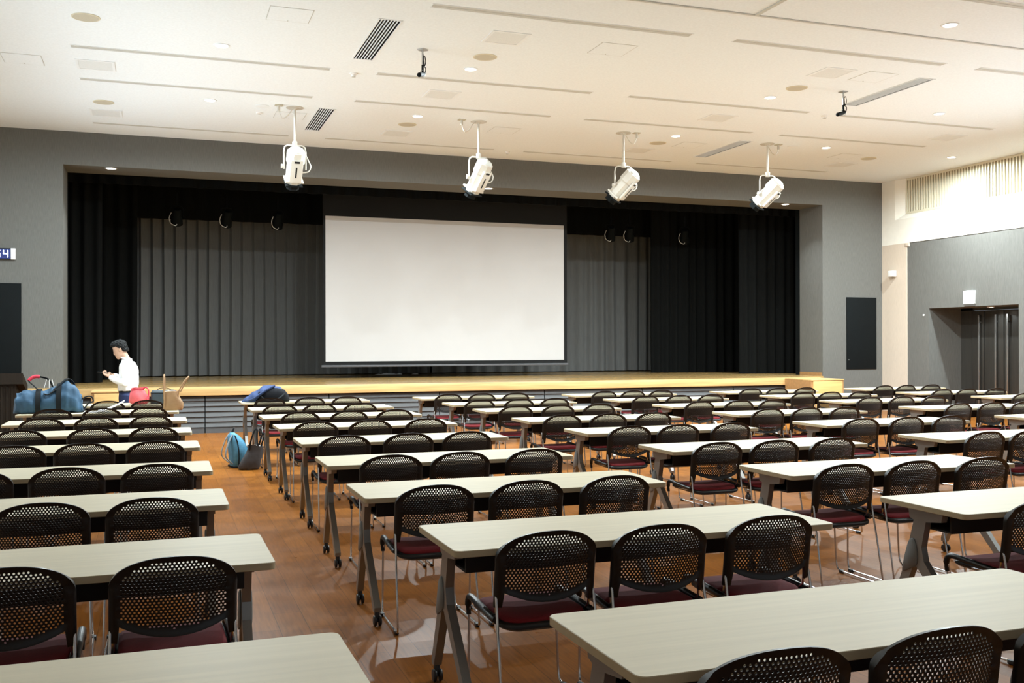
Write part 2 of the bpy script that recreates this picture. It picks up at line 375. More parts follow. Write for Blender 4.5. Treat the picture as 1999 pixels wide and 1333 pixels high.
stage_lamp(10.70, 21.6, 'black stage lamp, middle of three right of the projection screen', -.35, L1)
stage_lamp(12.20, 21.6, 'black stage lamp, rightmost, against the black side curtain', -.4, L1)
# white strips added in place of the bright gap under the grey curtain
b = MB()
for k, (x, wd, h) in enumerate([(4.86, .16, .012), (5.07, .30, .03), (5.38, .26, .018)]): pass
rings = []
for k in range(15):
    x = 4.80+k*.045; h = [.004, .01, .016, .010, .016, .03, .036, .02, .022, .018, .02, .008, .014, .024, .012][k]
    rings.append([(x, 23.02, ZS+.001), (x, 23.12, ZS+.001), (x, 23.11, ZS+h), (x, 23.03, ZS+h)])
b.loft(rings); tag(b.build('gap_strip', M['paper'], smooth=0), 'white strip standing in for the bright gap under the grey curtain', 'paper')
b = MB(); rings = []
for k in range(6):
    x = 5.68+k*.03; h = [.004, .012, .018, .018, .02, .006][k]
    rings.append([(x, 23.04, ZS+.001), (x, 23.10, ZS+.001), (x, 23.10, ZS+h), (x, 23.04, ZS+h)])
b.loft(rings); tag(b.build('gap_scrap', M['paper'], smooth=0), 'small white piece standing in for the bright gap, right of the longer strip', 'paper')

# ------------------------------------------------------------------ wall fittings
def wall_panel(x0, x1, label):
    t = thing('wall_panel', label, 'panel', ((x0+x1)/2, YW, .935), 0, 'black wall panels beside the stage')
    hw = (x1-x0)/2; h = 1.60
    MB().box(-hw, hw, -.022, -.001, 0, h, .004).build('panel_face', M['panelblack'], t)
    MB().cyl((-hw+.05, -.023, .21), (-hw+.05, -.03, .21), .012, n=10).build('lock', M['steel'], t)
wall_panel(14.40, 15.205, 'tall black panel on the grey wall right of the stage')
wall_panel(-2.93, -2.15, 'tall black panel on the grey wall left of the stage')
# digital clock
t = thing('wall_clock', 'digital wall clock with glowing blue-white digits left of the stage', 'clock', (-2.62, YW, 2.93))
MB().box(-.39, .386, -.05, -.001, 0, .18, .006).build('clock_case', M['panelblack'], t)
MB().box(.318, .388, -.052, -.002, -.001, .181, .004).build('clock_end_cap', M['white'], t)
MB().box(-.33, .315, -.053, -.049, .012, .168).build('clock_face', M['clockblue'], t, smooth=0)
MB().box(.325, .378, -.0515, -.0495, .045, .049).build('clock_mark', M['strap'], t, smooth=0)
def digit(ch, x, wd=.078, h=.118, z=.031):
    seg = {'5': 'afgcd', '4': 'fgbc'}[ch]; b = MB(); th = .016
    R_ = {'a': (0, wd, h-th, h), 'g': (0, wd, h/2-th/2, h/2+th/2), 'd': (0, wd, 0, th), 'f': (0, th, h/2, h), 'b': (wd-th, wd, h/2, h), 'e': (0, th, 0, h/2), 'c': (wd-th, wd, 0, h/2)}
    for s_ in seg:
        q = R_[s_]; b.box(x+q[0], x+q[1], -.0575, -.0525, z+q[2], z+q[3])
    b.build('digit', M['digit'], t, smooth=0)
digit('5', .085); digit('4', .203)
# sensor box on the beige pier
t = thing('sensor_box', 'small white sensor box on the beige pier right of the stage', 'sensor', (XR, 17.9, 3.05))
MB().box(-.13, -.02, -.075, .075, -.065, .065, .008).build('sensor_case', M['white'], t)
MB().box(-.03, 0, -.03, .03, -.03, .03).build('bracket', M['white'], t, smooth=0)
# exit sign
t = thing('exit_sign', 'glowing white sign box on the wall above the door niche', 'sign', (XF, 15.735, 2.30))
MB().box(-.05, -.001, -.135, .135, 0, .27, .004).build('sign_case', M['white'], t)
MB().box(-.056, -.049, -.13, .13, .005, .265).build('sign_face', M['exitglow'], t, smooth=0)
MB().box(-.045, -.001, -.12, .12, -.045, -.002).build('sign_base', M['steel'], t, smooth=0)
# small wall dot left of the niche
tag(MB().lathe([(.0, .0), (.022, .0), (.022, .012), (.0, .014)], 14, Matrix.Translation((XF, 17.03, 2.11)) @ Matrix.Rotation(R(-90), 4, 'Y')).build('wall_sensor', M['white']), 'tiny round white sensor on the grey wall left of the niche', 'sensor')
# door niche: fixed dark frame and two leaves with tall bar handles
b = MB(); b.box(NX, NX+.05, NY1-.33, NY1, 0, NZ); b.box(NX, NX+.05, NY0, NY1, 2.2, NZ)
struct(b.build('trim_13', M['doordark'], smooth=0))
def door_leaf(n, y0, y1, yh):
    d = struct(MB().box(NX-.03, NX+.03, y0+.006, y1-.006, .01, 2.195, .003).build('door_%d' % n, M['doordark']))
    MB().box(NX-.095, NX-.062, yh-.018, yh+.018, .25, 2.10, .004).build('door_handle', M['steel'], d)
    b = MB()
    for z in (.4, 1.95): b.box(NX-.066, NX-.028, yh-.010, yh+.010, z-.012, z+.012)
    b.build('handle_mount', M['steel'], d, smooth=0)
door_leaf(1, 15.70, 16.20, 15.86); door_leaf(2, 15.20, 15.69, 15.56); door_leaf(3, NY0, 15.19, 14.8); door_leaf(4, 16.21, NY1-.33, 16.30)
t = thing('downlight', 'small round downlight in the head of the door niche', 'light', (15.9, 15.72, NZ))
MB().lathe([(.075, 0), (.075, -.012), (.055, -.014), (.052, -.004)], 20).build('trim_ring', M['white'], t)
MB().lathe([(.0, -.004), (.05, -.004), (.05, -.009), (.0, -.009)], 20).build('lens', M['lensglow'], t)
area('niche_light', (0, 0, -.02), (0, 0, 0), .09, .09, 4, WARM, 140, 'DISK', t)
# air grille in the upper right wall
t = thing('air_grille', 'long cream vertical-slat air grille high on the right wall', 'grille', (xg, 0, 0))
y1g = GY-.30; y0g = 6.0
MB().box(.03, .06, y0g, y1g, 4.36, ZC-.005).build('grille_back', M['griledark'], t, smooth=0)
b = MB(); b.box(-.03, .03, y0g, y1g, 5.075, ZC-.003); b.box(-.03, .03, y0g, y1g, 4.34, 4.385); b.box(-.03, .03, y1g, y1g+.03, 4.34, ZC-.003)
b.build('grille_frame', M['grille'], t, smooth=0)
ns = int((y1g-12.4)/.076)
for k in range(ns):
    y = y1g-.05-k*.076
    MB().box(-.025, .02, y-.021, y+.017, 4.385, 5.075).build('slat', M['grille'], t, smooth=0)

# ------------------------------------------------------------------ ceiling fittings
LX = [2.31, 2.56, 9.74, 9.99]; LY = [10.84, 12.46, 15.26, 16.88]
def louver(x0, x1, y0, y1, label):
    t = thing('air_louver', label, 'vent', ((x0+x1)/2, (y0+y1)/2, ZC), 0, 'louvred ceiling vents')
    hw, hl = (x1-x0)/2, (y1-y0)/2
    b = MB(); b.box(-hw, hw, -hl, hl, .055, .065)
    b.box(-hw-.001, -hw, -hl, hl, 0, .06); b.box(hw, hw+.001, -hl, hl, 0, .06); b.box(-hw, hw, -hl-.001, -hl, 0, .06); b.box(-hw, hw, hl, hl+.001, 0, .06)
    b.build('vent_box', M['slotdark'], t, smooth=0)
    b = MB(); b.box(-hw-.012, -hw+.006, -hl-.012, hl+.012, -.006, .002); b.box(hw-.006, hw+.012, -hl-.012, hl+.012, -.006, .002)
    b.box(-hw, hw, -hl-.012, -hl+.006, -.006, .002); b.box(-hw, hw, hl-.006, hl+.012, -.006, .002)
    b.build('vent_frame', M['ceilwhite'], t, smooth=0)
    for k in range(6):
        x = -hw+.25*(k+1)/7
        MB().box(x-.004, x+.004, -hl, hl, -.002, .011).build('vane', M['ceilwhite'], t, smooth=0)
louver(2.31, 2.56, LY[0], LY[1], 'dark-slotted ceiling vent near the black microphone, left of centre')
louver(2.31, 2.56, LY[2], LY[3], 'dark-slotted ceiling vent close to the leftmost white spotlight')
louver(9.74, 9.99, LY[0], LY[1], 'pale louvred ceiling vent beside the right hanging microphone')
louver(9.74, 9.99, LY[2], LY[3], 'pale louvred ceiling vent left of the rightmost white spotlight')

def downlight(x, y, label, power=None, col=WARM, z=ZC, first=[], spread=172):
    t = thing('downlight', label, 'light', (x, y, z), 0, 'round ceiling downlights')
    if not first:
        o1 = MB().lathe([(.098, 0), (.098, -.006), (.078, -.008), (.072, -.001)], 28).build('trim_ring', M['ceilwhite'], t)
        o2 = MB().lathe([(0, -.001), (.073, -.001), (.073, -.004), (0, -.004)], 28).build('lens', M['lensglow'], t)
        first += [o1, o2]
    else:
        for o in first:
            c = o.copy(); C.objects.link(c); c.parent = t
    area('downlight_lamp', (0, 0, -.012), (0, 0, 0), .14, .14, power or DOWN_W, col, spread, 'DISK', t)
RN = {15.3: 'row nearest the stage', 12.45: 'middle row of ceiling lights'}
for y, xs_, lab in ((15.3, (.72, 3.867, 8.473, 11.594, 14.504), 'stage-side row'), (12.45, (.72, 3.86, 8.455, 11.56), 'second row from the stage')):
    for i, x in enumerate(xs_):
        downlight(x, y, 'round ceiling downlight, %s from left in the %s' % (('first', 'second', 'third', 'fourth', 'fifth')[i], lab))
downlight(8.454, 8.933, 'round ceiling downlight nearest the camera at the upper right')
NEAR = 'unseen round ceiling downlight over the rear seats or close to a side wall'
for x, y, p_, c_ in ((14.5, 12.45, 200, COOL), (14.5, 8.93, 180, COOL), (11.57, 8.93, 130, WARM), (11.57, 5.4, 110, COOL), (8.45, 5.4, 75, WARM), (14.5, 5.4, 130, COOL), (3.86, 5.4, 28, WARM), (8.45, 1.9, 45, COOL), (3.86, 8.93, 80, WARM), (-2.25, 15.3, 90, COOL), (-2.25, 12.45, 60, COOL)):
    downlight(x, y, NEAR, p_, c_)  # dim ones above the near tables added to brighten them; all out of view
for i, (x, l_) in enumerate(((-.771, 'left end'), (6.087, 'middle'), (12.926, 'right end'))):
    downlight(x, 18.47, 'round downlight in the soffit above the stage edge, %s' % l_, 20, WARM, OZ, spread=100)

# round speakers
sp = []
def ceil_speaker(x, y, label):
    t = thing('ceiling_speaker', label, 'speaker', (x, y, ZC), 0, 'round ceiling speakers')
    if not sp:
        sp.append(MB().lathe([(.15, 0), (.15, -.006), (.135, -.009), (.132, -.004)], 28).build('speaker_rim', M['grille'], t))
        sp.append(MB().lathe([(0, -.004), (.133, -.004), (.133, -.007), (0, -.009)], 28).build('speaker_mesh', M['speaker'], t))
    else:
        for o in sp: c = o.copy(); C.objects.link(c); c.parent = t
for y, xs_, l_ in ((15.94, (-.766, 3.854, 8.462, 13.07), 'near the stage'), (11.86, (-.75, 3.868, 8.495), 'in the middle of the ceiling')):
    for i, x in enumerate(xs_): ceil_speaker(x, y, 'round beige ceiling speaker %s, %s from left' % (l_, ('first', 'second', 'third', 'fourth')[i]))
# square mesh grilles
sg = []
def sq_grille(x, y, label):
    t = thing('ceiling_grille', label, 'vent', (x, y, ZC), 0, 'square ceiling grilles')
    if not sg:
        b = MB(); h, g = .235, .20
        b.box(-h, h, -h, -g, -.007, 0); b.box(-h, h, g, h, -.007, 0); b.box(-h, -g, -g, g, -.007, 0); b.box(g, h, -g, g, -.007, 0)
        sg.append(b.build('grille_frame', M['ceilwhite'], t, smooth=0))
        sg.append(MB().box(-.20, .20, -.20, .20, -.004, -.001).build('grille_mesh', M['gridmesh'], t, smooth=0))
    else:
        for o in sg: c = o.copy(); C.objects.link(c); c.parent = t
for y, xs_, l_ in ((16.68, (-.766, 3.84, 8.44, 13.0), 'closest to the stage'), (13.86, (-.76, 3.855, 8.43, 13.05), 'in the middle row'), (11.04, (3.86, 8.455), 'in the row nearest the camera')):
    for i, x in enumerate(xs_): sq_grille(x, y, 'square white ceiling grille %s, %s from left' % (l_, ('first', 'second', 'third', 'fourth')[i]))
# flush access hatches
sh = []
def hatch(x, y, label):
    t = thing('access_hatch', label, 'hatch', (x, y, ZC), 0, 'flush ceiling hatches')
    if not sh:
        b = MB(); h = .235; g = .228
        b.box(-h, h, -h, -g, -.0025, 0); b.box(-h, h, g, h, -.0025, 0); b.box(-h, -g, -g, g, -.0025, 0); b.box(g, h, -g, g, -.0025, 0)
        sh.append(b.build('hatch_gap', M['slot'], t, smooth=0))
        sh.append(MB().box(-.226, .226, -.226, .226, -.004, -.001).build('hatch_panel', M['ceiling'], t, smooth=0))
        sh.append(MB().cyl((0, .20, -.008), (0, .20, -.003), .008, n=8).build('latch', M['slot'], t))
    else:
        for o in sh: c = o.copy(); C.objects.link(c); c.parent = t
for x, y, l_ in ((-1.61, 13.86, 'at the far left by the side wall'), (1.357, 11.04, 'left of the large dark-slotted vent'), (5.24, 11.04, 'in the middle near the camera'), (9.12, 11.03, 'beside the right hanging microphone'),
                 (1.955, 15.92, 'above the leftmost white spotlight'), (5.50, 15.85, 'right of the second white spotlight'), (9.09, 15.92, 'left of the far right pale vent'), (12.48, 15.9, 'beside the far right round speaker')):
    hatch(x, y, 'flush square ceiling hatch %s' % l_)
# long linear slots
sl = []
def slot(x, y, label):
    t = thing('linear_slot', label, 'vent', (x, y, ZC), 0, 'long grey ceiling slots')
    if not sl:
        h = 1.555
        sl.append(MB().box(-h, h, -.055, .055, -.003, -.001).build('slot_strip', M['slot'], t, smooth=0))
        b = MB(); b.box(-h-.01, h+.01, -.063, -.055, -.005, 0); b.box(-h-.01, h+.01, .055, .063, -.005, 0)
        sl.append(b.build('slot_rim', M['ceilwhite'], t, smooth=0))
        sl.append(MB().box(-h, h, -.004, .004, -.006, -.003).build('slot_blade', M['slot'], t, smooth=0))
    else:
        for o in sl: c = o.copy(); C.objects.link(c); c.parent = t
cx_ = (.562, 4.305, 8.015, 11.70)
for y, ks, l_ in ((17.47, (0, 1, 2, 3), 'right in front of the stage wall'), (14.63, (0, 1, 2, 3), 'second row from the stage wall'), (13.06, (0, 1, 2, 3), 'third row from the stage wall'), (10.23, (1, 2, 3), 'fourth row from the stage wall'), (8.18, (2,), 'nearest the camera')):
    for k in ks: slot(cx_[k], y, 'long grey ceiling slot %s, %s' % (l_, ('at left', 'left of centre', 'right of centre', 'at right')[k]))
# partition track seams
struct(MB().box(XL, XR, 9.345, 9.375, ZC-.012, ZC).build('trim_14', M['slot'], smooth=0))
struct(MB().box(XL, XR, 9.375, 9.43, ZC-.010, ZC).build('trim_15', M['ceilwhite'], smooth=0))
struct(MB().box(6.155, 6.20, 4.0, 9.345, ZC-.012, ZC).build('trim_16', M['slot'], smooth=0))
b = MB()
xs2 = [XL-.2]+LX+[XR+1.2]; ys2 = [YREAR-.2]+LY+[YW+.2]
vs = [(x, y, ZC) for y in ys2 for x in xs2]
fs = [(j*6+i, j*6+i+1, j*6+i+7, j*6+i+6) for j in range(5) for i in range(5) if not (i in (1, 3) and j in (1, 3))]
b.add(vs, fs); struct(b.build('ceiling', M['ceiling'], smooth=0))
# small detectors
for x, y, r, h, l_ in ((2.449, 13.156, .05, .045, 'small white smoke detector between the two dark-slotted vents'), (9.941, 13.159, .05, .045, 'small white smoke detector below the right hanging microphone'),
                       (6.173, 17.585, .045, .04, 'small white smoke detector close to the stage wall'), (1.483, 15.873, .05, .02, 'small pale detector left of the leftmost white spotlight')):
    t = thing('smoke_detector', l_, 'detector', (x, y, ZC), 0, 'small ceiling detectors')
    MB().lathe([(r, 0), (r, -.012), (r*.7, -.02), (r*.6, -h), (0, -h)], 20).build('detector_base', M['white'], t)
    b = MB()
    MB().lathe([(r*.55, -h), (r*.55, -h-.006), (0, -h-.008)], 14).build('detector_sensor', M['slot'], t)
tag(MB().lathe([(0, 0), (.10, 0), (.10, -.006), (.085, -.009), (0, -.009)], 24).build('ceiling_disc', M['ceilwhite'], loc=(1.485, 15.413, ZC)), 'flat white ceiling disc left of the leftmost white spotlight', 'disc')
tag(MB().lathe([(0, 0), (.10, 0), (.10, -.006), (.085, -.009), (0, -.009)], 24).build('ceiling_disc', M['ceilwhite'], loc=(10.95, 15.42, ZC)), 'flat white ceiling disc right of the rightmost white spotlight', 'disc')

# ------------------------------------------------------------------ hanging white spotlights
def spotlight(x, y, aim, slew, label, first=None):
    t = thing('stage_spotlight', label, 'spotlight', (x, y, ZC), 0, 'white spotlights hanging from the ceiling')
    MB().lathe([(0, 0), (.13, 0), (.13, -.008), (.05, -.012), (.03, -.03), (0, -.03)], 22).build('ceiling_plate', M['lampwhite'], t)
    MB().cyl((0, 0, -.02), (0, 0, -.53), .017).build('drop_pole', M['lampwhite'], t)
    MB().box(-.035, .035, -.03, .03, -.60, -.51, .01).build('clamp', M['lampwhite'], t)
    MB().tube([(-.165, 0, -.94), (-.165, 0, -.67), (-.15, 0, -.60), (-.11, 0, -.575), (.11, 0, -.575), (.15, 0, -.60), (.165, 0, -.67), (.165, 0, -.94)], .012, 8).build('yoke', M['lampwhite'], t).rotation_euler = (0, 0, slew)
    # lamp body along the aim direction
    a = Vector(aim).normalized(); piv = Vector((0, 0, -.90))
    q = a.to_track_quat('Z', 'Y'); A = Matrix.Translation(piv) @ q.to_matrix().to_4x4()
    b = MB()
    def oct_(r, z, k=.42):
        pts = []
        for i in range(8):
            an = pi/8+i*pi/4; pts.append(A @ Vector((r*cos(an), r*sin(an), z)))
        return pts
    b.loft([oct_(.115, -.27), oct_(.142, -.25), oct_(.144, -.08), oct_(.126, -.06), oct_(.126, .24), oct_(.118, .26)])
    body = b.build('lamp_body', M['lampwhite'], t)
    MB().lathe([(0, -.318), (.06, -.312), (.10, -.292), (.118, -.268), (0, -.26)], 20, A).build('rear_cap', M['lampcap'], t)
    b = MB()
    b.box(-.13, .13, -.13, .13, .262, .285, .004, M4=A); b.loft([oct_(.10, .285), oct_(.10, .36)]); b.build('colour_frame', M['panelblack'], t)
    MB().box(-.140, .140, -.115, .115, .20, .225, .004, M4=A).build('frame_holder', M['lampwhite'], t)
    b = MB(); b.box(-.09, .09, -.150, -.118, -.16, .20, .004, M4=A)
    b.build('rail_box', M['lampwhite'], t)
    b = MB(); b.box(-.04, .04, -.1545, -.1495, -.15, -.118, M4=A); b.build('vent_slot', M['slotdark'], t, smooth=0)
    b = MB(); b.box(-.012, .012, -.1535, -.1495, -.05, .12, M4=A); b.build('side_slot', M['slotdark'], t, smooth=0)
    MB().cyl((-.165, 0, -.90), (-.205, 0, -.90), .03, .034, 10).build('knob', M['lampwhite'], t).rotation_euler = (0, 0, slew)
    MB().tube(catmull([(.165, 0, -.72), (.20, -.02, -.80), (.235, -.03, -.89), (.20, -.03, -.97), (.10, -.02, -.99)], 6), .010, 6).build('cable', M['lampwhite'], t)
    return t
spotlight(1.961, 15.37, (-.03, .55, -.84), 0, 'white stage spotlight, leftmost of four, aimed straight down at the stage')
spotlight(4.90, 15.37, (-.28, .50, -.82), 0, 'white stage spotlight, second from left, tilted slightly left')
spotlight(7.50, 15.37, (-.50, .50, -.70), 0, 'white stage spotlight, third from left, tilted strongly left')
spotlight(10.38, 15.37, (-.45, .58, -.66), 0, 'white stage spotlight, rightmost of four')
def outlet(x, y, s, label):
    t = thing('ceiling_outlet', label, 'outlet', (x, y, ZC), 0, 'ceiling power outlets beside spotlights')
    MB().box(-.06, .06, -.05, .05, -.012, 0, .003).build('outlet_plate', M['speaker'], t)
    MB().cyl((0, 0, -.012), (0, 0, -.09), .022, n=12).build('plug', M['lampwhite'], t)
    MB().tube(catmull([(0, 0, -.085), (s*.05, .01, -.19), (s*.13, .02, -.15), (s*.2, .02, -.05), (s*.25, .02, -.02)], 6), .007, 6).build('plug_cord', M['lampwhite'], t)
outlet(1.711, 15.27, 1, 'ceiling power outlet with a plug beside the leftmost spotlight'); outlet(4.594, 15.30, 1, 'ceiling power outlet with a plug beside the second spotlight from left')
outlet(7.712, 15.29, -1, 'ceiling power outlet with a plug beside the third spotlight from left'); outlet(10.597, 15.35, -1, 'ceiling power outlet with a plug beside the rightmost spotlight')
# ------------------------------------------------------------------ hanging microphones
def microphone(x, y, rz, label):
    t = thing('hanging_microphone', label, 'microphone', (x, y, ZC), rz, 'black microphones hanging from the ceiling')
    MB().box(-.05, .05, -.05, .05, -.012, 0, .003).build('mount_plate', M['steel'], t)
    MB().cyl((0, 0, -.01), (0, 0, -.21), .011, n=10).build('stem', M['steel'], t)
    MB().cyl((0, 0, -.19), (0, 0, -.29), .014, n=10).build('stem_sleeve', M['panelblack'], t)
    MB().tube(catmull([(.012, 0, -.05), (.0, -.02, -.12), (.015, -.02, -.20), (.05, -.01, -.14), (.045, 0, -.07), (.015, 0, -.10), (.012, -.015, -.2), (.05, -.01, -.22), (.055, 0, -.27), (.03, 0, -.30)], 6), .0055, 6).build('cable', M['panelblack'], t)
    ring = [(.045*cos(2*pi*k/20), .0, -.30+.045*sin(2*pi*k/20)) for k in range(20)]
    MB().tube(ring, .006, 6, closed=True).build('shock_ring', M['steel'], t)
    MB().tube([(.035, .0, -.285), (.0, 0, -.305), (-.08, -.03, -.33), (-.17, -.07, -.36), (-.178, -.074, -.363)], [.018, .024, .028, .028, .015], 12).build('mic_body', M['panelblack'], t)
microphone(3.048, 11.81, R(40), 'black hanging microphone pointing down, left one of two')
microphone(9.245, 11.81, R(5), 'black hanging microphone pointing left, right one of two')
# ------------------------------------------------------------------ chairs
def make_backrest(parent):
    HWd = .2225
    def top(s): 
        u = min(1, abs(s)/HWd); return .668+.107*(1-u**2.25)**(1/1.95)
    def rail(s): return .487+.043*(s/.185)**2
    out = []
    n = 26
    out.append((-HWd, .47)); 
    for k in range(5): out.append((-HWd, .50+.035*k))
    for k in range(n+1):
        a = pi-pi*k/n; sx = HWd*(1 if cos(a) >= 0 else -1)*abs(cos(a))**.85; out.append((sx, top(sx)))
    for k in range(5): out.append((HWd, .64-.035*k))
    out.append((HWd, .47)); out.append((.192, .47)); out.append((.189, .50))
    for k in range(13): s_ = .185-.37*k/12; out.append((s_, rail(s_)))
    out.append((-.189, .50)); out.append((-.192, .47))
    V = [Vector(p) for p in out]; no = len(V); faces = [list(range(no-1, -1, -1))]
    px, py, r, row = .0148, .0107, .0040, 0
    t = .515
    centres = []
    while t < .77:
        off = px/2 if row % 2 else 0
        for k in range(-14, 15):
            s_ = k*px+off
            if abs(s_) > .184: continue
            if t < rail(s_)+.028 or t > top(s_*1.14)-.017: continue
            centres.append((s_, t))
            m = 8; i0 = len(V)
            for j in range(m):
                a = 2*pi*j/m+pi/8; V.append(Vector((s_+r*cos(a), t+r*sin(a))))
            faces.append(list(range(i0, i0+m)))
        t += py; row += 1
    # support points on the solid border
    for sx in (-1, 1):
        for k in range(14): V.append(Vector((sx*.199, .48+.014*k))); V.append(Vector((sx*.210, .485+.014*k)))
    for k in range(21):
        s_ = -.17+.017*k; V.append(Vector((s_, rail(s_)+.008))); V.append(Vector((s_, rail(s_)+.016)))
        V.append(Vector((s_, top(s_)-.007)))
    res = delaunay_2d_cdt(V, [], faces, 2, 1e-7)
    P2, tris = res[0], res[2]
    def sm(a, b_, x): u = max(0, min(1, (x-a)/(b_-a))); return u*u*(3-2*u)
    def pos(p, side):
        s_, t_ = p; q = (t_-.47)/.305; u = s_/HWd
        x = s_*(1-.02*u*u)
        yc = .055-.03*q+.052*u*u*(1-.25*q)
        post = sm(.186, .200, abs(s_))*(1-sm(.214, .2225, abs(s_))*.6)*(1-.55*sm(.66, .75, t_)); rl = (1-sm(.004, .022, t_-rail(s_)))*(abs(s_) < .19)
        rim = 1-sm(.004, .016, top(s_)-t_)
        h = .0017+.0120*max(post, .65*rl)+.0035*rim
        return Vector((x, yc+side*h*(1.0 if side > 0 else 1.0), t_))
    nv = len(P2)
    vs = [pos(p, -1) for p in P2]+[pos(p, 1) for p in P2]
    fs = []; cnt = {}
    for tr in tris:
        fs.append(tuple(tr)); fs.append(tuple(nv+i for i in reversed(tr)))
        for a, b_ in zip(tr, tr[1:]+tr[:1]): cnt[(a, b_)] = 1
    for (a, b_) in list(cnt):
        if (b_, a) not in cnt: fs.append((b_, a, nv+a, nv+b_))
    return MB().add(vs, fs).build('backrest', M['chairblack'], parent, smooth=50)
def make_chair():
    t = thing('stacking_chair', '', 'chair')
    make_backrest(t)
    # seat shell with rounded side rails ending in bent front caps
    def outline(k, n=8): 
        x0, x1, y0, y1 = -.205+k, .205-k, .055+k, .455-k
        return rrect(x0, x1, y0, y1, .075, n)
    b = MB(); rings = []
    def seatz(x, y): return -.012*(1-(x/.2)**2)-.018*max(0, (.18-y)/.18)
    for k, z in ((.012, .392), (0, .402), (0, .414), (.006, .421)):
        rings.append([(x, y, z+seatz(x, y)) for x, y in outline(k)])
    b.loft(rings)
    for s in (-1, 1):
        b.tube(catmull([(s*.204, .462, .352), (s*.206, .464, .395), (s*.207, .452, .424), (s*.208, .42, .437), (s*.210, .34, .434), (s*.212, .2, .425), (s*.213, .10, .42)], 4),
               [.011]*4+[.015]*20+[.012], 8)
    seat = b.build('seat', M['chairblack'], t, smooth=50)
    b = MB(); rings = []
    for k, z in ((.020, .414), (.016, .424), (.020, .433), (.036, .4395), (.07, .443), (.12, .444)):
        rings.append([(x, y, z+seatz(x, y)) for x, y in outline(k)])
    b.loft(rings); b.build('cushion', M['cushion'], seat, smooth=60)
    for s in (-1, 1):
        pth = catmull([(s*.203, .460, .41), (s*.207, .455, .20), (s*.211, .449, .06)], 3)[:-1]
        pth += [Vector((s*.2115, .446, .045)), Vector((s*.213, .438, .026)), Vector((s*.216, .425, .016)), Vector((s*.219, .40, .0135)), Vector((s*.222, .05, .0135)), Vector((s*.222, .012, .0145)), Vector((s*.2215, -.004, .022)), Vector((s*.221, -.006, .045))]
        pth += [Vector((s*.218, .035, .25)), Vector((s*.2125, .088, .50)), Vector((s*.211, .10, .53))]
        pth += [Vector((s*.205, .112, .50)), Vector((s*.203, .118, .44)), Vector((s*.203, .16, .405)), Vector((s*.20, .30, .402))]
        leg = MB().tube(pth, .0058, 8).build('sled_leg', M['chrome'], t, smooth=60)
        for y in (.035, .405):
            g = MB().box(s*.221-.011, s*.221+.011, y-.022, y+.022, .0005, .022, .006, 2).build('glide', M['caster'], leg)
    return t

# ------------------------------------------------------------------ folding tables
TL, TW, TH = 1.80, .61, .70
def make_table():
    t = thing('folding_table', '', 'table')
    ol = rrect(-TL/2, TL/2, -TW/2, TW/2, .028, 5)
    def ring(k, z): return [(x*(1-2*k/TL), y*(1-2*k/TW), z) for x, y in ol]
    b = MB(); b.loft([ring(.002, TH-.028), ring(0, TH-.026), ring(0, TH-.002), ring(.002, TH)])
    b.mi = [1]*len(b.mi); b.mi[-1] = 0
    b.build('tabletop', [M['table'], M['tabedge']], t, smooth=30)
    b = MB(); b.box(-.80, .80, -.105, .105, .565, .575, .002); b.box(-.80, .80, -.115, -.10, .565, .66, .002); b.box(-.80, .80, .10, .115, .565, .66, .002)
    b.build('under_shelf', M['blackmetal'], t)
    for s in (-1, 1):
        xo, xi = s*.845, s*.80
        x0, x1 = min(xo, xi), max(xo, xi)
        b = MB()
        # profile in (y, z): bracket, leaning column, two splayed feet
        prof = [(-.10, .672), (.145, .672), (.135, .615), (.105, .605), (.145, .47), (.160, .40), (.185, .34), (.285, .10), (.283, .075), (.25, .075), (.115, .355), (.085, .365), (-.205, .075), (-.24, .075), (-.245, .10), (.035, .40), (.052, .47), (.02, .605), (-.085, .62)]
        b.prism(prof, x0+.004, x1-.004, lambda a, c, e: (e, a, c))
        leg = b.build('leg', M['legmetal'], t, smooth=0)
        kp = catmull([(.075, .50), (.155, .50), (.19, .43), (.175, .35), (.12, .30), (.045, .35), (.03, .43)], 4, closed=True) if False else None
        kpts = [Vector((p[0], p[1], 0)) for p in ((.10, .505), (.135, .495), (.158, .44), (.176, .38), (.185, .325), (.135, .345), (.085, .375), (.078, .44))]
        kc = catmull(kpts, 4, closed=True)
        ks = []
        for e, sc in ((x0-.004, .9), (x0, 1), (x1, 1), (x1+.004, .9)):
            ks.append([(e, .13+(p.x-.13)*sc, .41+(p.y-.41)*sc) for p in kc])
        MB().loft(ks).build('knuckle_cover', M['knuckle'], leg, smooth=50)
        for y in (-.222, .268):
            b = MB(); xc = (x0+x1)/2
            for d in (-1, 1):
                b.lathe([(0, -.009), (.018, -.009), (.026, -.007), (.0285, 0), (.026, .007), (.018, .009), (0, .009)], 16, Matrix.Translation((xc+d*.0135, y-.012, .0287)) @ Matrix.Rotation(R(90), 4, 'Y'))
            b.tube([(xc-.02, y-.012, .0287), (xc+.02, y-.012, .0287)], .008, 8)
            b.tube([(xc, y-.012, .036), (xc, y-.004, .058), (xc, y, .08)], [.012, .015, .014], 8)
            b.build('caster', M['caster'], leg)
    return t

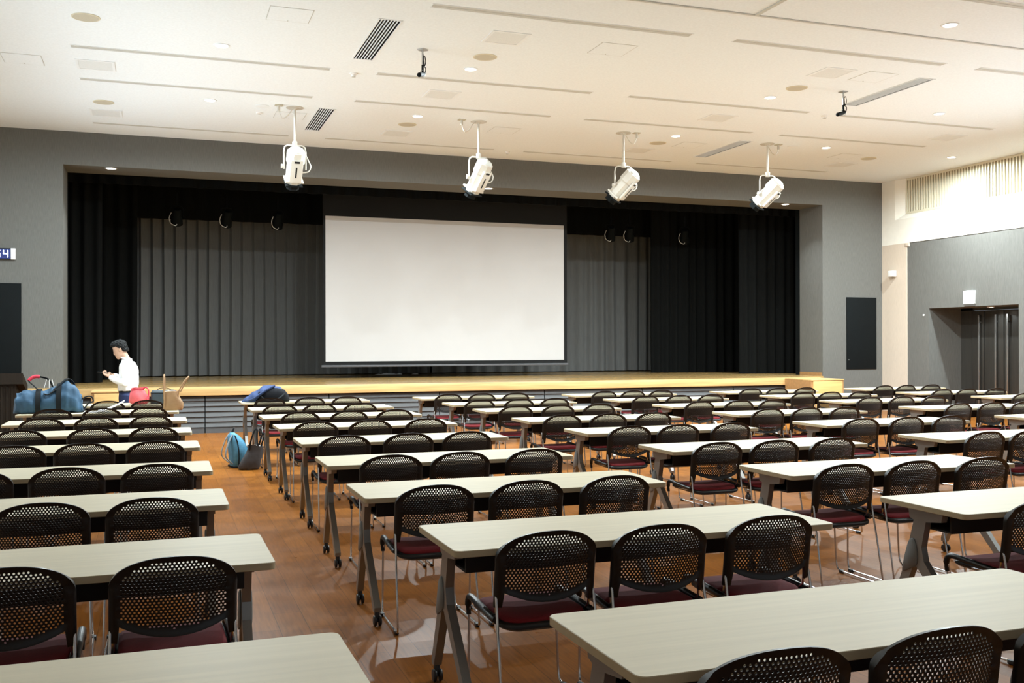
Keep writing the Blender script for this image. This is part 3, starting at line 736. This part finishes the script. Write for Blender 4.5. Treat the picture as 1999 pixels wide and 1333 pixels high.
# measured table centres (block, row counted from the stage)
TB = {
 'A': {1: (-.665, 14.60), 2: (-.667, 13.06), 3: (-.610, 11.533), 4: (-.604, 10.038), 5: (-.585, 8.591), 6: (-.566, 7.025), 7: (-.558, 5.59), 8: (-.485, 4.129), 9: (-.416, 2.536)},
 'B': {1: (1.986, 14.547), 2: (1.98, 12.956), 3: (1.988, 11.54), 4: (1.998, 10.109), 5: (2.004, 8.541), 6: (1.971, 7.01), 7: (1.934, 5.53), 8: (2.005, 4.08), 9: (2.011, 2.507)},
 'C': {1: (4.585, 14.665), 2: (4.613, 13.064), 3: (4.621, 11.668), 4: (4.573, 10.065), 5: (4.573, 8.557), 6: (4.568, 6.975), 7: (4.583, 5.508), 8: (4.531, 4.059)},
 'D': {1: (7.056, 14.632), 2: (7.107, 13.147), 3: (7.163, 11.694), 4: (7.143, 10.123), 5: (7.168, 8.553), 6: (7.157, 6.961)},
 'E': {1: (9.753, 14.562), 2: (9.809, 13.151), 3: (9.839, 11.687), 4: (9.901, 10.136), 5: (9.82, 8.486)},
 'F': {1: (12.627, 14.707), 2: (12.50, 13.20), 3: (12.714, 11.792)},
}
# pixels of the top of each chair back, left to right (None: beyond what the photo shows)
CH = {
 'A1': [130, 210, 288], 'A2': [102, 198, 290], 'A3': [81, 187, 295], 'A4': [38, 181, 305], 'A5': [27, 164, 314], 'A6': [-54, 130, 314], 'A7': [None, 80, 297], 'A8': [None, 10, 340],
 'B1': [527, 605, 677], 'B2': [539, 624, 703], 'B3': [587, 682, 772], 'B4': [614, 723, 832], 'B5': [668, 798, 912], 'B6': [764, 900, 1046], 'B7': [850, 1030, 1203], 'B8': [1070, 1290, 1505], 'B9': [1500, 1838, 2112],
 'C1': [876, 941, 1007], 'C2': [936, 1014, 1083], 'C3': [1007, 1090, 1170], 'C4': [1098, 1188, 1276], 'C5': [1230, 1325, 1428], 'C6': [1397, 1513, 1627], 'C7': [1650, 1785, 1920], 'C8': [2035, None, None],
 'D1': [1180, 1236, 1294], 'D2': [1261, 1326, 1388], 'D3': [1366, 1443, 1509], 'D4': [1499, 1576, 1650], 'D5': [1681, 1771, 1854], 'D6': [1921, 2012, None],
 'E1': [1466, 1518, 1572], 'E2': [1565, 1621, 1680], 'E3': [1698, 1761, 1824], 'E4': [1872, 1937, 1999], 'E5': [None, None, None],
 'F1': [1721, 1767, 1818], 'F2': [1840, 1888, 1944], 'F3': [1999, None, None],
}
DY = {'B8': -.43, 'B7': -.452, 'B9': -.46, 'C8': -.45}
ORD = ['', 'first', 'second', 'third', 'fourth', 'fifth', 'sixth', 'seventh', 'eighth', 'ninth']
BLK = {'A': 'leftmost', 'B': 'second', 'C': 'third', 'D': 'fourth', 'E': 'fifth', 'F': 'rightmost'}
TABLES_WORN = {}
def pix_x(u, Y):
    """world X at which depth Y is seen in image column u near table height"""
    a = (u-999.5)/1939.56; x_, y_ = a*cos(yaw)+sin(yaw), -a*sin(yaw)+cos(yaw)
    return x_/y_*Y
tab0 = make_table(); ch0 = make_chair()
used_t = used_c = False
rn = random.Random(11)
for B_ in 'BACDEF':
    for row, (x, y) in TB[B_].items():
        blk = BLK[B_]
        lab = 'pale wood folding table, %s from the stage in the %s block of tables%s' % (ORD[row], blk, '' if blk in ('leftmost', 'rightmost') else ' from left')
        if not used_t:
            tab0.location = (x, y, 0); tab0['label'] = lab; tab0['group'] = 'pale folding tables'; used_t = True
        else: dup(tab0, (x, y, 0), rn.uniform(-.006, .006), lab, 'pale folding tables')
        prev = None
        for k, u in enumerate(CH.get(B_+str(row), [])):
            if u is None: continue
            yc = y+DY.get(B_+str(row), -.450)+rn.uniform(-.012, .012)
            cx = pix_x(u, yc+.06); cx = x+max(-.562, min(.562, cx-x))
            if k and prev is not None: cx = max(cx, prev+.478)
            prev = cx
            side = ('left', 'middle', 'right')[k]
            lab = 'black mesh chair, %s seat, %s table from the stage, %s' % (side, ORD[row], {'A': 'leftmost block', 'F': 'rightmost block'}.get(B_, '%s block from left' % blk))
            if not used_c:
                ch0.location = (cx, yc, 0); ch0['label'] = lab; ch0['group'] = 'black mesh chairs'; used_c = True
            else: dup(ch0, (cx, yc, 0), rn.uniform(-.03, .03), lab, 'black mesh chairs')
# ------------------------------------------------------------------ organic helpers
from mathutils import noise as mnoise
def crumple(o, amp, freq, seed=0.0):
    for v in o.data.vertices:
        p = v.co*freq+Vector((seed, seed*1.7, -seed)); n = v.normal.copy()
        v.co += n*(mnoise.noise(p)*amp+mnoise.noise(p*2.3)*amp*.45)
    o.data.update(); return o
def remesh(o, voxel, smooth=2):
    m = o.modifiers.new('r', 'REMESH'); m.mode = 'VOXEL'; m.voxel_size = voxel; m.use_smooth_shade = True
    if smooth: s = o.modifiers.new('s', 'SMOOTH'); s.factor = .5; s.iterations = smooth
    dg = bpy.context.evaluated_depsgraph_get(); me = bpy.data.meshes.new_from_object(o.evaluated_get(dg))
    mats = list(o.data.materials); o.modifiers.clear(); old = o.data; o.data = me
    me.materials.clear()
    for x in mats: me.materials.append(x)
    me.polygons.foreach_set('use_smooth', [True]*len(me.polygons)); me.name = o.name; bpy.data.meshes.remove(old)
    return o
def ell(c, rx, ry, n=20, z=None, ax='Z', pw=1.0):
    pts = []
    for k in range(n):
        a = 2*pi*k/n; ca, sa = cos(a), sin(a)
        ca = math.copysign(abs(ca)**pw, ca); sa = math.copysign(abs(sa)**pw, sa)
        if ax == 'Z': pts.append((c[0]+rx*ca, c[1]+ry*sa, c[2]))
        elif ax == 'X': pts.append((c[0], c[1]+rx*ca, c[2]+ry*sa))
        else: pts.append((c[0]+rx*ca, c[1], c[2]+ry*sa))
    return pts
def ball(b, c, rx, ry, rz, n=14, M4=None):
    rings = []
    for i in range(1, n):
        a = pi*i/n-pi/2; rr = cos(a)
        ring = [Vector((rx*rr*cos(2*pi*j/(2*n)), ry*rr*sin(2*pi*j/(2*n)), rz*sin(a))) for j in range(2*n)]
        if M4: ring = [M4 @ p for p in ring]
        rings.append([p+Vector(c) for p in ring])
    return b.loft(rings)
# ------------------------------------------------------------------ the person (local frame: faces -X, left side towards -Y)
PX, PYY = -.435, 15.30
person = thing('person', 'person in a white shirt and navy trousers looking down at a phone', 'person', (PX, PYY, 0), R(-14))
HB = Matrix.Translation((-.085, 0, 1.452)) @ Matrix.Rotation(R(-24), 4, 'Y')   # head, bowed forward
b = MB()
def hp(x, y, z): return HB @ Vector((x, y, z))
# head: stacked cross-sections from chin to crown
for_rings = [(-.125, -.055, .030, .030), (-.112, -.045, .052, .046), (-.09, -.030, .072, .058), (-.05, -.012, .088, .068), (0, 0, .096, .075), (.04, .003, .098, .077), (.08, .004, .088, .070), (.105, .004, .066, .054), (.12, .004, .030, .026)]
b.loft([[hp(cx+rx*cos(2*pi*k/20), ry*sin(2*pi*k/20), z) for k in range(20)] for z, cx, rx, ry in for_rings])
b.loft([[hp(-.092-dx, w_*cos(2*pi*k/8), z+.012*sin(2*pi*k/8)) for k in range(8)] for dx, w_, z in ((-.02, .012, .012), (.0, .010, -.005), (.018, .012, -.025), (.022, .012, -.036), (-.01, .013, -.045))])      # nose
for s in (-1, 1):
    ball(b, hp(.012, s*.076, -.012), .019, .008, .030, 7)              # ears
    ball(b, hp(-.086, s*.030, .002), .012, .013, .010, 6)              # eye
ball(b, hp(-.090, 0, -.072), .012, .024, .007, 6); ball(b, hp(-.087, 0, -.084), .011, .021, .007, 6)   # lips
b.tube([(-.05, 0, 1.40), (-.015, 0, 1.335), (.012, 0, 1.27), (.02, 0, 1.20)], [.052, .054, .062, .075], 14)  # neck
b.loft([ell((.02, 0, z), rx, ry, 18) for z, rx, ry in ((.80, .082, .135), (.92, .082, .132), (1.05, .10, .155), (1.17, .10, .165), (1.24, .07, .13), (1.28, .04, .06))])
arms = {-1: [(.02, -.175, 1.215), (.045, -.215, 1.08), (.035, -.225, .975), (-.09, -.165, 1.005), (-.205, -.10, 1.06)], 1: [(.02, .175, 1.215), (.04, .21, 1.08), (.02, .215, .98), (-.10, .14, 1.02), (-.215, .06, 1.075)]}
for s, P in arms.items():
    b.tube(P, [.05, .044, .040, .036, .027], 12)
    wv = Vector(P[-1]); d = (wv-Vector(P[-2])).normalized(); side = Vector((0, 0, 1)).cross(d).normalized()*s; upv = d.cross(side)*s
    if upv.z < 0: upv = -upv
    b.tube([wv-d*.01, wv+d*.03, wv+d*.075], [.026, .034, .036], 10, flat=.5)   # palm
    for q, L_ in ((-.027, .055), (-.009, .065), (.009, .062), (.026, .048)):
        f0 = wv+d*.07+side*q
        b.tube([f0, f0+d*L_*.5+upv*.006, f0+d*L_*.85+upv*.022, f0+d*L_*.95+upv*.034], [.0095, .009, .0085, .007], 7)
    b.tube([wv+d*.02+side*.03, wv+d*.045+side*.042+upv*.015, wv+d*.07+side*.03+upv*.03], [.012, .0105, .008], 7)
for s in (-1, 1):
    b.tube([(.02, s*.08, .84), (.015, s*.09, .62), (.0, s*.09, .45), (.02, s*.09, .25), (.03, s*.09, .06)], [.075, .072, .056, .052, .038], 12)
    b.tube([(.06, s*.09, .035), (-.02, s*.095, .04), (-.12, s*.10, .03)], [.034, .036, .03], 10)
body = b.build('body', M['skin'], person); remesh(body, .006, 2)
# shirt
b = MB()
b.loft([ell((cx, 0, z), rx, ry, 22) for z, cx, rx, ry in ((.855, .02, .128, .180), (.88, .02, .136, .184), (.95, .025, .136, .186), (1.04, .032, .134, .188), (1.12, .035, .130, .192), (1.19, .028, .122, .196), (1.235, .02, .10, .170), (1.27, .012, .075, .10), (1.30, .006, .066, .07), (1.315, .0, .066, .068))])
for s, P in arms.items():
    Q = [Vector(p) for p in P]; Q[-1] = Q[-2].lerp(Q[-1], .86)
    b.tube([Q[0]+Vector((0, -s*.03, .012)), Q[0], Q[1], Q[2], Q[3], Q[4]], [.06, .068, .060, .057, .052, .040], 14)
shirt = b.build('shirt', M['shirt'], person); remesh(shirt, .011, 3); crumple(shirt, .008, 14, 2.0)
# collar
MB().tube([(.0+.068*cos(a), .07*sin(a), 1.318-.015*cos(a)) for a in [2*pi*k/18 for k in range(18)]], .012, 6, closed=True).build('collar', M['shirt'], person)
# trousers, belt, shoes
b = MB()
b.loft([ell((.02, 0, z), rx, ry, 20) for z, rx, ry in ((.70, .105, .165), (.76, .120, .180), (.82, .118, .174), (.875, .112, .168), (.93, .108, .164))])
for s in (-1, 1):
    b.tube([(.02, s*.09, .80), (.018, s*.092, .62), (.005, s*.092, .45), (.022, s*.09, .25), (.03, s*.09, .07)], [.102, .092, .076, .07, .068], 14)
tr_ = b.build('trousers', M['trousers'], person); remesh(tr_, .011, 2); crumple(tr_, .006, 12, 5.0)
MB().loft([ell((.02, 0, .835), .112, .166, 24), ell((.02, 0, .835), .122, .177, 24), ell((.02, 0, .864), .120, .175, 24), ell((.02, 0, .864), .110, .164, 24)], caps=False, closed=True).build('belt', M['strap'], person)
for s in (-1, 1):
    b = MB(); b.loft([[(x, s*.095+wd*cos(2*pi*k/12), max(.002, zc+h*sin(2*pi*k/12))) for k in range(12)] for x, wd, h, zc in ((.085, .02, .03, .04), (.06, .04, .05, .05), (0, .044, .052, .05), (-.08, .048, .042, .042), (-.14, .042, .03, .03), (-.17, .018, .014, .018))])
    b.build('shoe', M['shoe'], person, smooth=60)
# hair: cap over crown, nape and fringe
b = MB()
hr = [(-.065, .066, .034, .052), (-.04, .058, .048, .068), (-.01, .048, .060, .079), (.02, .036, .074, .085), (.05, .018, .094, .087), (.075, .004, .108, .083), (.10, -.006, .104, .072), (.122, -.01, .080, .054), (.135, -.01, .04, .03)]
b.loft([[hp(cx+rx*cos(2*pi*k/22), ry*sin(2*pi*k/22), z) for k in range(22)] for z, cx, rx, ry in hr])
hair = b.build('hair', M['hair'], person); remesh(hair, .006, 1); crumple(hair, .013, 45, 1.0)
# phone: held by the person but a thing of its own
PW = Matrix.Translation((PX, PYY, 0)) @ Matrix.Rotation(R(-14), 4, 'Z')
pc = PW @ Vector((-.315, -.035, 1.118))
t = thing('smartphone', 'dark smartphone held by the person in the white shirt', 'phone', pc, R(-14))
MM = Matrix.Rotation(R(8), 4, 'Y')
MB().box(-.075, .075, -.037, .037, -.0045, .004, .003, M4=MM).build('phone_case', M['phone'], t)
MB().box(-.07, .07, -.033, .033, .004, .0048, M4=MM).build('phone_screen', M['panelblack'], t, smooth=0)

# ------------------------------------------------------------------ lectern
t = thing('lectern', 'dark wooden lectern at the left edge below the black panel', 'lectern', (-2.30, 16.40, 0))
b = MB(); b.prism([(-.24+.24, 0), (.45, 0), (.45, .80), (.02, .92), (.0, .92)], -.34, .30, lambda a, c, e: (e, a, c)); b.build('lectern_body', M['lectern'], t, smooth=0)
b = MB(); b.prism([(-.05, .93), (.02, .925), (.52, .79), (.52, .90), (-.05, 1.092)], -.42, .40, lambda a, c, e: (e, a, c)); b.build('lectern_top', M['lectern'], t, smooth=0)
for k in range(9):
    x = -.31+.07*k; MB().box(x-.012, x+.012, -.014, .002, .06, .90, .003).build('slat', M['lectern'], t, smooth=0)
MB().box(-.36, .32, -.02, .46, 0, .05, .004).build('plinth', M['lectern'], t)

# ------------------------------------------------------------------ bags on the tables and on the floor
def interp(x, T):
    for (a, *va), (b_, *vb) in zip(T, T[1:]):
        if a <= x <= b_:
            f = (x-a)/(b_-a); f = f*f*(3-2*f); return [p+(q-p)*f for p, q in zip(va, vb)]
    return list(T[-1][1:]) if x > T[-1][0] else list(T[0][1:])
# blue duffel
DT = [(-.375, .07, .17, .0), (-.35, .13, .235, .0), (-.22, .15, .275, .0), (-.05, .16, .27, .0), (.10, .16, .33, .02), (.20, .16, .385, .03), (.28, .15, .33, .03), (.345, .12, .22, .0), (.375, .07, .12, 0)]
def dring(x, off=0.0, n=24):
    hw, h, sh = interp(x, DT); pts = []
    for k in range(n):
        a = 2*pi*k/n; ca, sa = cos(a), sin(a)
        pw = .55 if sa < 0 else .95
        yy = math.copysign(abs(ca)**(.5 if sa < 0 else .8), ca)*(hw+off)*(1-.30*max(0, sa)); zz = h/2+math.copysign(abs(sa)**pw, sa)*(h/2+off)+(.0)
        pts.append((x, yy, max(.002, zz)))
    return pts
t = thing('duffel_bag', 'large blue duffel bag with black straps and red grip on a table', 'bag', (-1.235, 13.10, TH))
b = MB(); b.loft([dring(-.375+.75*k/60, n=48) for k in range(61)])
o = b.build('bag_body', M['duffel'], t, smooth=60); crumple(o, .026, 9, 3.0)
for v in o.data.vertices: v.co.z = max(v.co.z, .003)
for x in (-.11, .115):
    b = MB(); b.loft([[p for p in dring(x-.028, .010)], [p for p in dring(x-.028, .020)], [p for p in dring(x+.028, .020)], [p for p in dring(x+.028, .010)]], caps=False, closed=True)
    o = b.build('webbing', M['strap'], t, smooth=60)
h1 = catmull([(-.10, -.06, .26), (-.155, -.05, .32), (-.215, -.03, .375), (-.215, -.02, .40), (-.16, -.01, .435), (-.09, 0, .43), (-.01, .01, .40), (.03, 0, .33), (.05, -.05, .28)], 5)
MB().tube(h1, .013, 8, flat=.5).build('carry_handle', M['strap'], t)
MB().tube(h1[13:25], .021, 10).build('grip', M['redgrip'], t)
MB().tube(catmull([(.06, -.10, .28), (.13, -.06, .35), (.20, -.02, .405), (.26, .02, .36), (.30, .02, .25), (.36, -.02, .17)], 5), .022, 8, flat=.4).build('carry_handle', M['strap'], t)
MB().tube(catmull([(-.05, -.15, .235), (.0, -.14, .225), (.06, -.12, .265), (.10, -.10, .29)], 5), .018, 8, flat=.5).build('strap_fold', M['strap'], t)
for k in range(3):
    MB().tube([(-.03+.03*k, -.01, .40), (-.055+.055*k, -.02, .30)], .004, 6).build('cord', M['paper'], t)
MB().tube(catmull([(.36, -.05, .16), (.42, -.06, .19), (.47, -.05, .185), (.49, -.06, .13), (.44, -.07, .11), (.40, -.08, .06), (.385, -.09, .015), (.37, -.09, .02)], 5), .020, 8, flat=.45).build('shoulder_strap', M['strap'], t)
# sheets of paper on the same table
o = MB().prism(rrect(-.16, .16, -.13, .13, .004, 2), 0, .004).build('paper_sheet', M['paper'], loc=(-.70, 13.02, TH+.001)); o.rotation_euler = (0, 0, .2)
tag(o, 'white paper sheet lying flat right of the blue duffel bag', 'paper', 'loose paper sheets')
b = MB(); rings = []
for k in range(9):
    u = k/8; x = -.15+.30*u; z = .004+.115*u**1.5
    rings.append([(x, -.12, z), (x, .12, z+.01), (x, .12, z+.013), (x, -.12, z+.003)])
b.loft(rings); o = b.build('paper_sheet', M['paper'], smooth=60); o.location = (-.54, 12.96, TH+.007)
tag(o, 'white paper sheet curling up behind the middle chair, right of the flat sheet', 'paper', 'loose paper sheets')
# coral drawstring bag
t = thing('drawstring_bag', 'coral red drawstring bag on the table beside the person', 'bag', (-.255, 14.50, TH+.004))
b = MB(); b.loft([ell((cx, 0, z), rx, ry, 22) for z, cx, rx, ry in ((.002, 0, .10, .07), (.03, 0, .128, .09), (.09, 0, .128, .092), (.15, -.01, .105, .078), (.19, -.015, .082, .06), (.205, -.015, .07, .05), (.225, -.015, .085, .055), (.215, -.015, .05, .03))])
crumple(b.build('bag_body', M['redbag'], t, smooth=70), .016, 13, 4.0)
MB().tube([(-.015+.082*cos(2*pi*k/20), -.004+.058*sin(2*pi*k/20), .203) for k in range(20)], .006, 6, closed=True).build('drawstring', M['redgrip'], t)
MB().tube(catmull([(.05, -.03, .20), (.09, -.04, .23), (.125, -.05, .19), (.125, -.06, .11), (.10, -.08, .07)], 5), .009, 6).build('bag_strap', M['redgrip'], t)
# slate box-shaped bag
t = thing('cooler_bag', 'dark slate box-shaped bag between the coral bag and the tan tote', 'bag', (.07, 14.56, TH))
b = MB(); b.loft([[(x*sx, y*sy, z) for x, y in rrect(-.17, .17, -.11, .11, .035, 4)] for z, sx, sy in ((.002, .97, .97), (.02, 1, 1), (.155, 1, 1), (.18, .94, .93), (.188, .8, .8))])
crumple(b.build('bag_body', M['tealbag'], t, smooth=60), .006, 10, 6.0)
MB().tube([(x*1.005, y*1.005, .150) for x, y in rrect(-.17, .17, -.11, .11, .035, 5)], .005, 6, closed=True).build('lid_zip', M['strap'], t)
MB().tube(catmull([(-.09, -.02, .186), (-.05, -.02, .215), (.05, -.02, .215), (.09, -.02, .186)], 5), .009, 6, flat=.5).build('bag_handle', M['strap'], t)
# tan tote with two tall handles
t = thing('tote_bag', 'tan leather tote bag with two tall handles on the table edge', 'bag', (.165, 13.06, TH))
b = MB(); ro = []
for z, cx, rx, ry in ((.002, 0, .108, .055), (.03, .005, .118, .062), (.09, .012, .118, .064), (.14, .0, .100, .056), (.19, -.02, .092, .05), (.235, -.012, .088, .045)):
    ro.append(ell((cx, 0, z), rx, ry, 24, pw=.7))
ro += [ell((-.012, 0, .228), .078, .036, 24, pw=.7), ell((-.005, 0, .12), .07, .03, 24, pw=.7)]
b.loft(ro); crumple(b.build('bag_body', M['tan'], t, smooth=70), .014, 12, 8.0)
MB().tube(catmull([(-.096, -.05, .05), (-.104, -.05, .22), (-.105, -.035, .38), (-.102, -.01, .432), (-.098, .02, .435), (-.092, .035, .38), (-.092, .04, .24)], 5), .0095, 8).build('bag_handle', M['tan'], t)
MB().tube(catmull([(.06, -.045, .15), (.075, -.05, .24), (.13, -.035, .35), (.178, -.01, .405), (.19, .02, .408), (.15, .04, .34), (.09, .045, .22)], 5), .0085, 8).build('bag_handle', M['tan'], t)
# black bag with a navy jacket over it
t = thing('rucksack', 'black rucksack lying under a navy jacket on a front table', 'bag', (1.50, 14.45, TH))
b = MB(); b.loft([ell((x, .0, h/2+.001), wy, h/2, 20, ax='X', pw=.75) for x, wy, h in ((-.20, .05, .09), (-.17, .12, .15), (-.06, .15, .20), (.08, .15, .205), (.19, .13, .17), (.245, .08, .10), (.255, .04, .05))])
o = crumple(b.build('bag_body', M['bagblack'], t, smooth=70), .014, 11, 1.5)
for v in o.data.vertices: v.co.z = max(v.co.z, .002)
MB().tube(catmull([(-.15, -.13, .10), (-.10, -.17, .05), (0, -.18, .03), (.10, -.17, .06), (.18, -.13, .12)], 5), .015, 8, flat=.5).build('bag_strap', M['strap'], t)
JT = [(-.36, .03, .025), (-.30, .09, .07), (-.20, .14, .145), (-.06, .168, .222), (.06, .168, .232), (.16, .15, .205), (.22, .12, .15)]
b = MB(); rings = []
for k in range(41):
    u = k/40; x = -.36+.57*u; wy, h = interp(x, JT)
    a0 = R(-8+62*min(1, max(0, (u-.22)/.35))); a1 = R(188)
    outer, inner = [], []
    for q in range(25):
        a = a0+(a1-a0)*q/24; f = 1+.05*mnoise.noise(Vector((x*13, a*2.2, 2.0)))+.03*mnoise.noise(Vector((x*31, a*5, 7.0)))
        cy, sz = -cos(a), sin(a)
        outer.append((x, wy*cy*f, max(.006, h*f*math.copysign(abs(sz)**.8, sz)+.004))); inner.append((x, (wy-.012)*cy*f, max(.002, (h-.012)*f*math.copysign(abs(sz)**.8, sz))))
    rings.append(outer+inner[::-1])
b.loft(rings)
t = thing('jacket', 'navy blue jacket draped over the black rucksack', 'jacket', (1.47, 14.47, TH))
b.build('jacket_cloth', M['jacketnavy'], t, smooth=70)
MB().tube(catmull([(-.27, -.10, .03), (-.20, -.145, .06), (-.12, -.165, .12), (-.02, -.15, .185), (.07, -.10, .225)], 5), [.028]*8+[.032]*13, 10, flat=.55).build('jacket_sleeve', M['jacketnavy'], t, smooth=70)
# light blue backpack and grey bag on the floor by the second table leg
t = thing('backpack', 'light blue backpack standing on the floor beside the table leg', 'backpack', (.915, 12.75, 0), R(12))
b = MB(); b.loft([ell((cx, 0, z), rx, ry, 24, pw=.75) for z, cx, rx, ry in ((.002, .01, .075, .12), (.02, .01, .085, .135), (.12, .012, .105, .15), (.22, .010, .108, .15), (.32, -.012, .088, .135), (.39, -.04, .055, .10), (.43, -.06, .022, .05))])
crumple(b.build('bag_body', M['bpblue'], t, smooth=70), .012, 11, 2.5)
b = MB(); b.loft([ell((cx, -.02, z), rx, ry, 20, pw=.7) for z, cx, rx, ry in ((.03, .07, .045, .11), (.05, .075, .055, .12), (.18, .085, .052, .12), (.21, .08, .03, .10))])
crumple(b.build('front_pocket', M['bpblue'], t, smooth=70), .006, 14, 7.5)
MB().tube([Vector((cx-.2*rx, -1.0*ry, z)) for z, cx, rx, ry in ((.03, .0, .08, .135), (.12, .002, .10, .15), (.22, .0, .10, .15), (.32, -.015, .085, .135), (.40, -.045, .05, .095))], .007, 6).build('side_zip', M['strap'], t)
for y in (-.075, .075):
    MB().tube(catmull([(-.075, y, .41), (-.12, y*1.1, .33), (-.165, y*1.2, .19), (-.15, y*1.2, .12), (-.075, y*1.1, .05)], 5), .018, 8, flat=.4).build('shoulder_strap', M['bpgrey'], t)
MB().tube(catmull([(-.06, -.025, .425), (-.045, -.015, .475), (-.035, .015, .475), (-.06, .025, .425)], 5), .009, 6).build('grab_loop', M['strap'], t)
MB().box(-.08, .09, -.13, .13, .001, .02, .006).build('base_panel', M['strap'], t)
t = thing('slouchy_bag', 'dark grey slouchy bag leaning on the light blue backpack', 'bag', (1.06, 12.42, 0), R(-8))
b = MB(); ro = []
for z, cx, rx, ry in ((.002, -.03, .11, .08), (.03, -.03, .125, .09), (.12, .0, .118, .088), (.20, .035, .10, .075), (.26, .045, .095, .065), (.30, .05, .10, .06)): ro.append(ell((cx, 0, z-.09*(cx+0)), rx, ry, 24, pw=.8))
for p in range(3): pass
ro += [ell((.05, 0, .285), .085, .045, 24, pw=.8), ell((.045, 0, .20), .07, .04, 24, pw=.8)]
ro = [[(x, y, max(.002, z-.22*max(0, x-.05)*(z/.3))) for x, y, z in r_] for r_ in ro]
b.loft(ro); crumple(b.build('bag_body', M['greybag'], t, smooth=70), .014, 12, 9.5)
MB().tube(catmull([(-.02, -.06, .24), (.0, -.06, .36), (.04, -.04, .47), (.07, -.03, .48), (.07, -.04, .38), (.08, -.055, .25)], 5), .011, 6, flat=.5).build('bag_strap', M['strap'], t)
MB().tube(catmull([(.06, -.03, .22), (.10, -.02, .33), (.135, .0, .44), (.15, .01, .40), (.12, .02, .30), (.10, .03, .22)], 5), .011, 6, flat=.5).build('bag_strap', M['strap'], t)
o = MB().prism([(-.05, -.025), (.05, -.03), (.06, .02), (-.045, .025)], 0, .03).build('bag_lining', M['paper'], t, smooth=0); o.location = (.045, 0, .262)
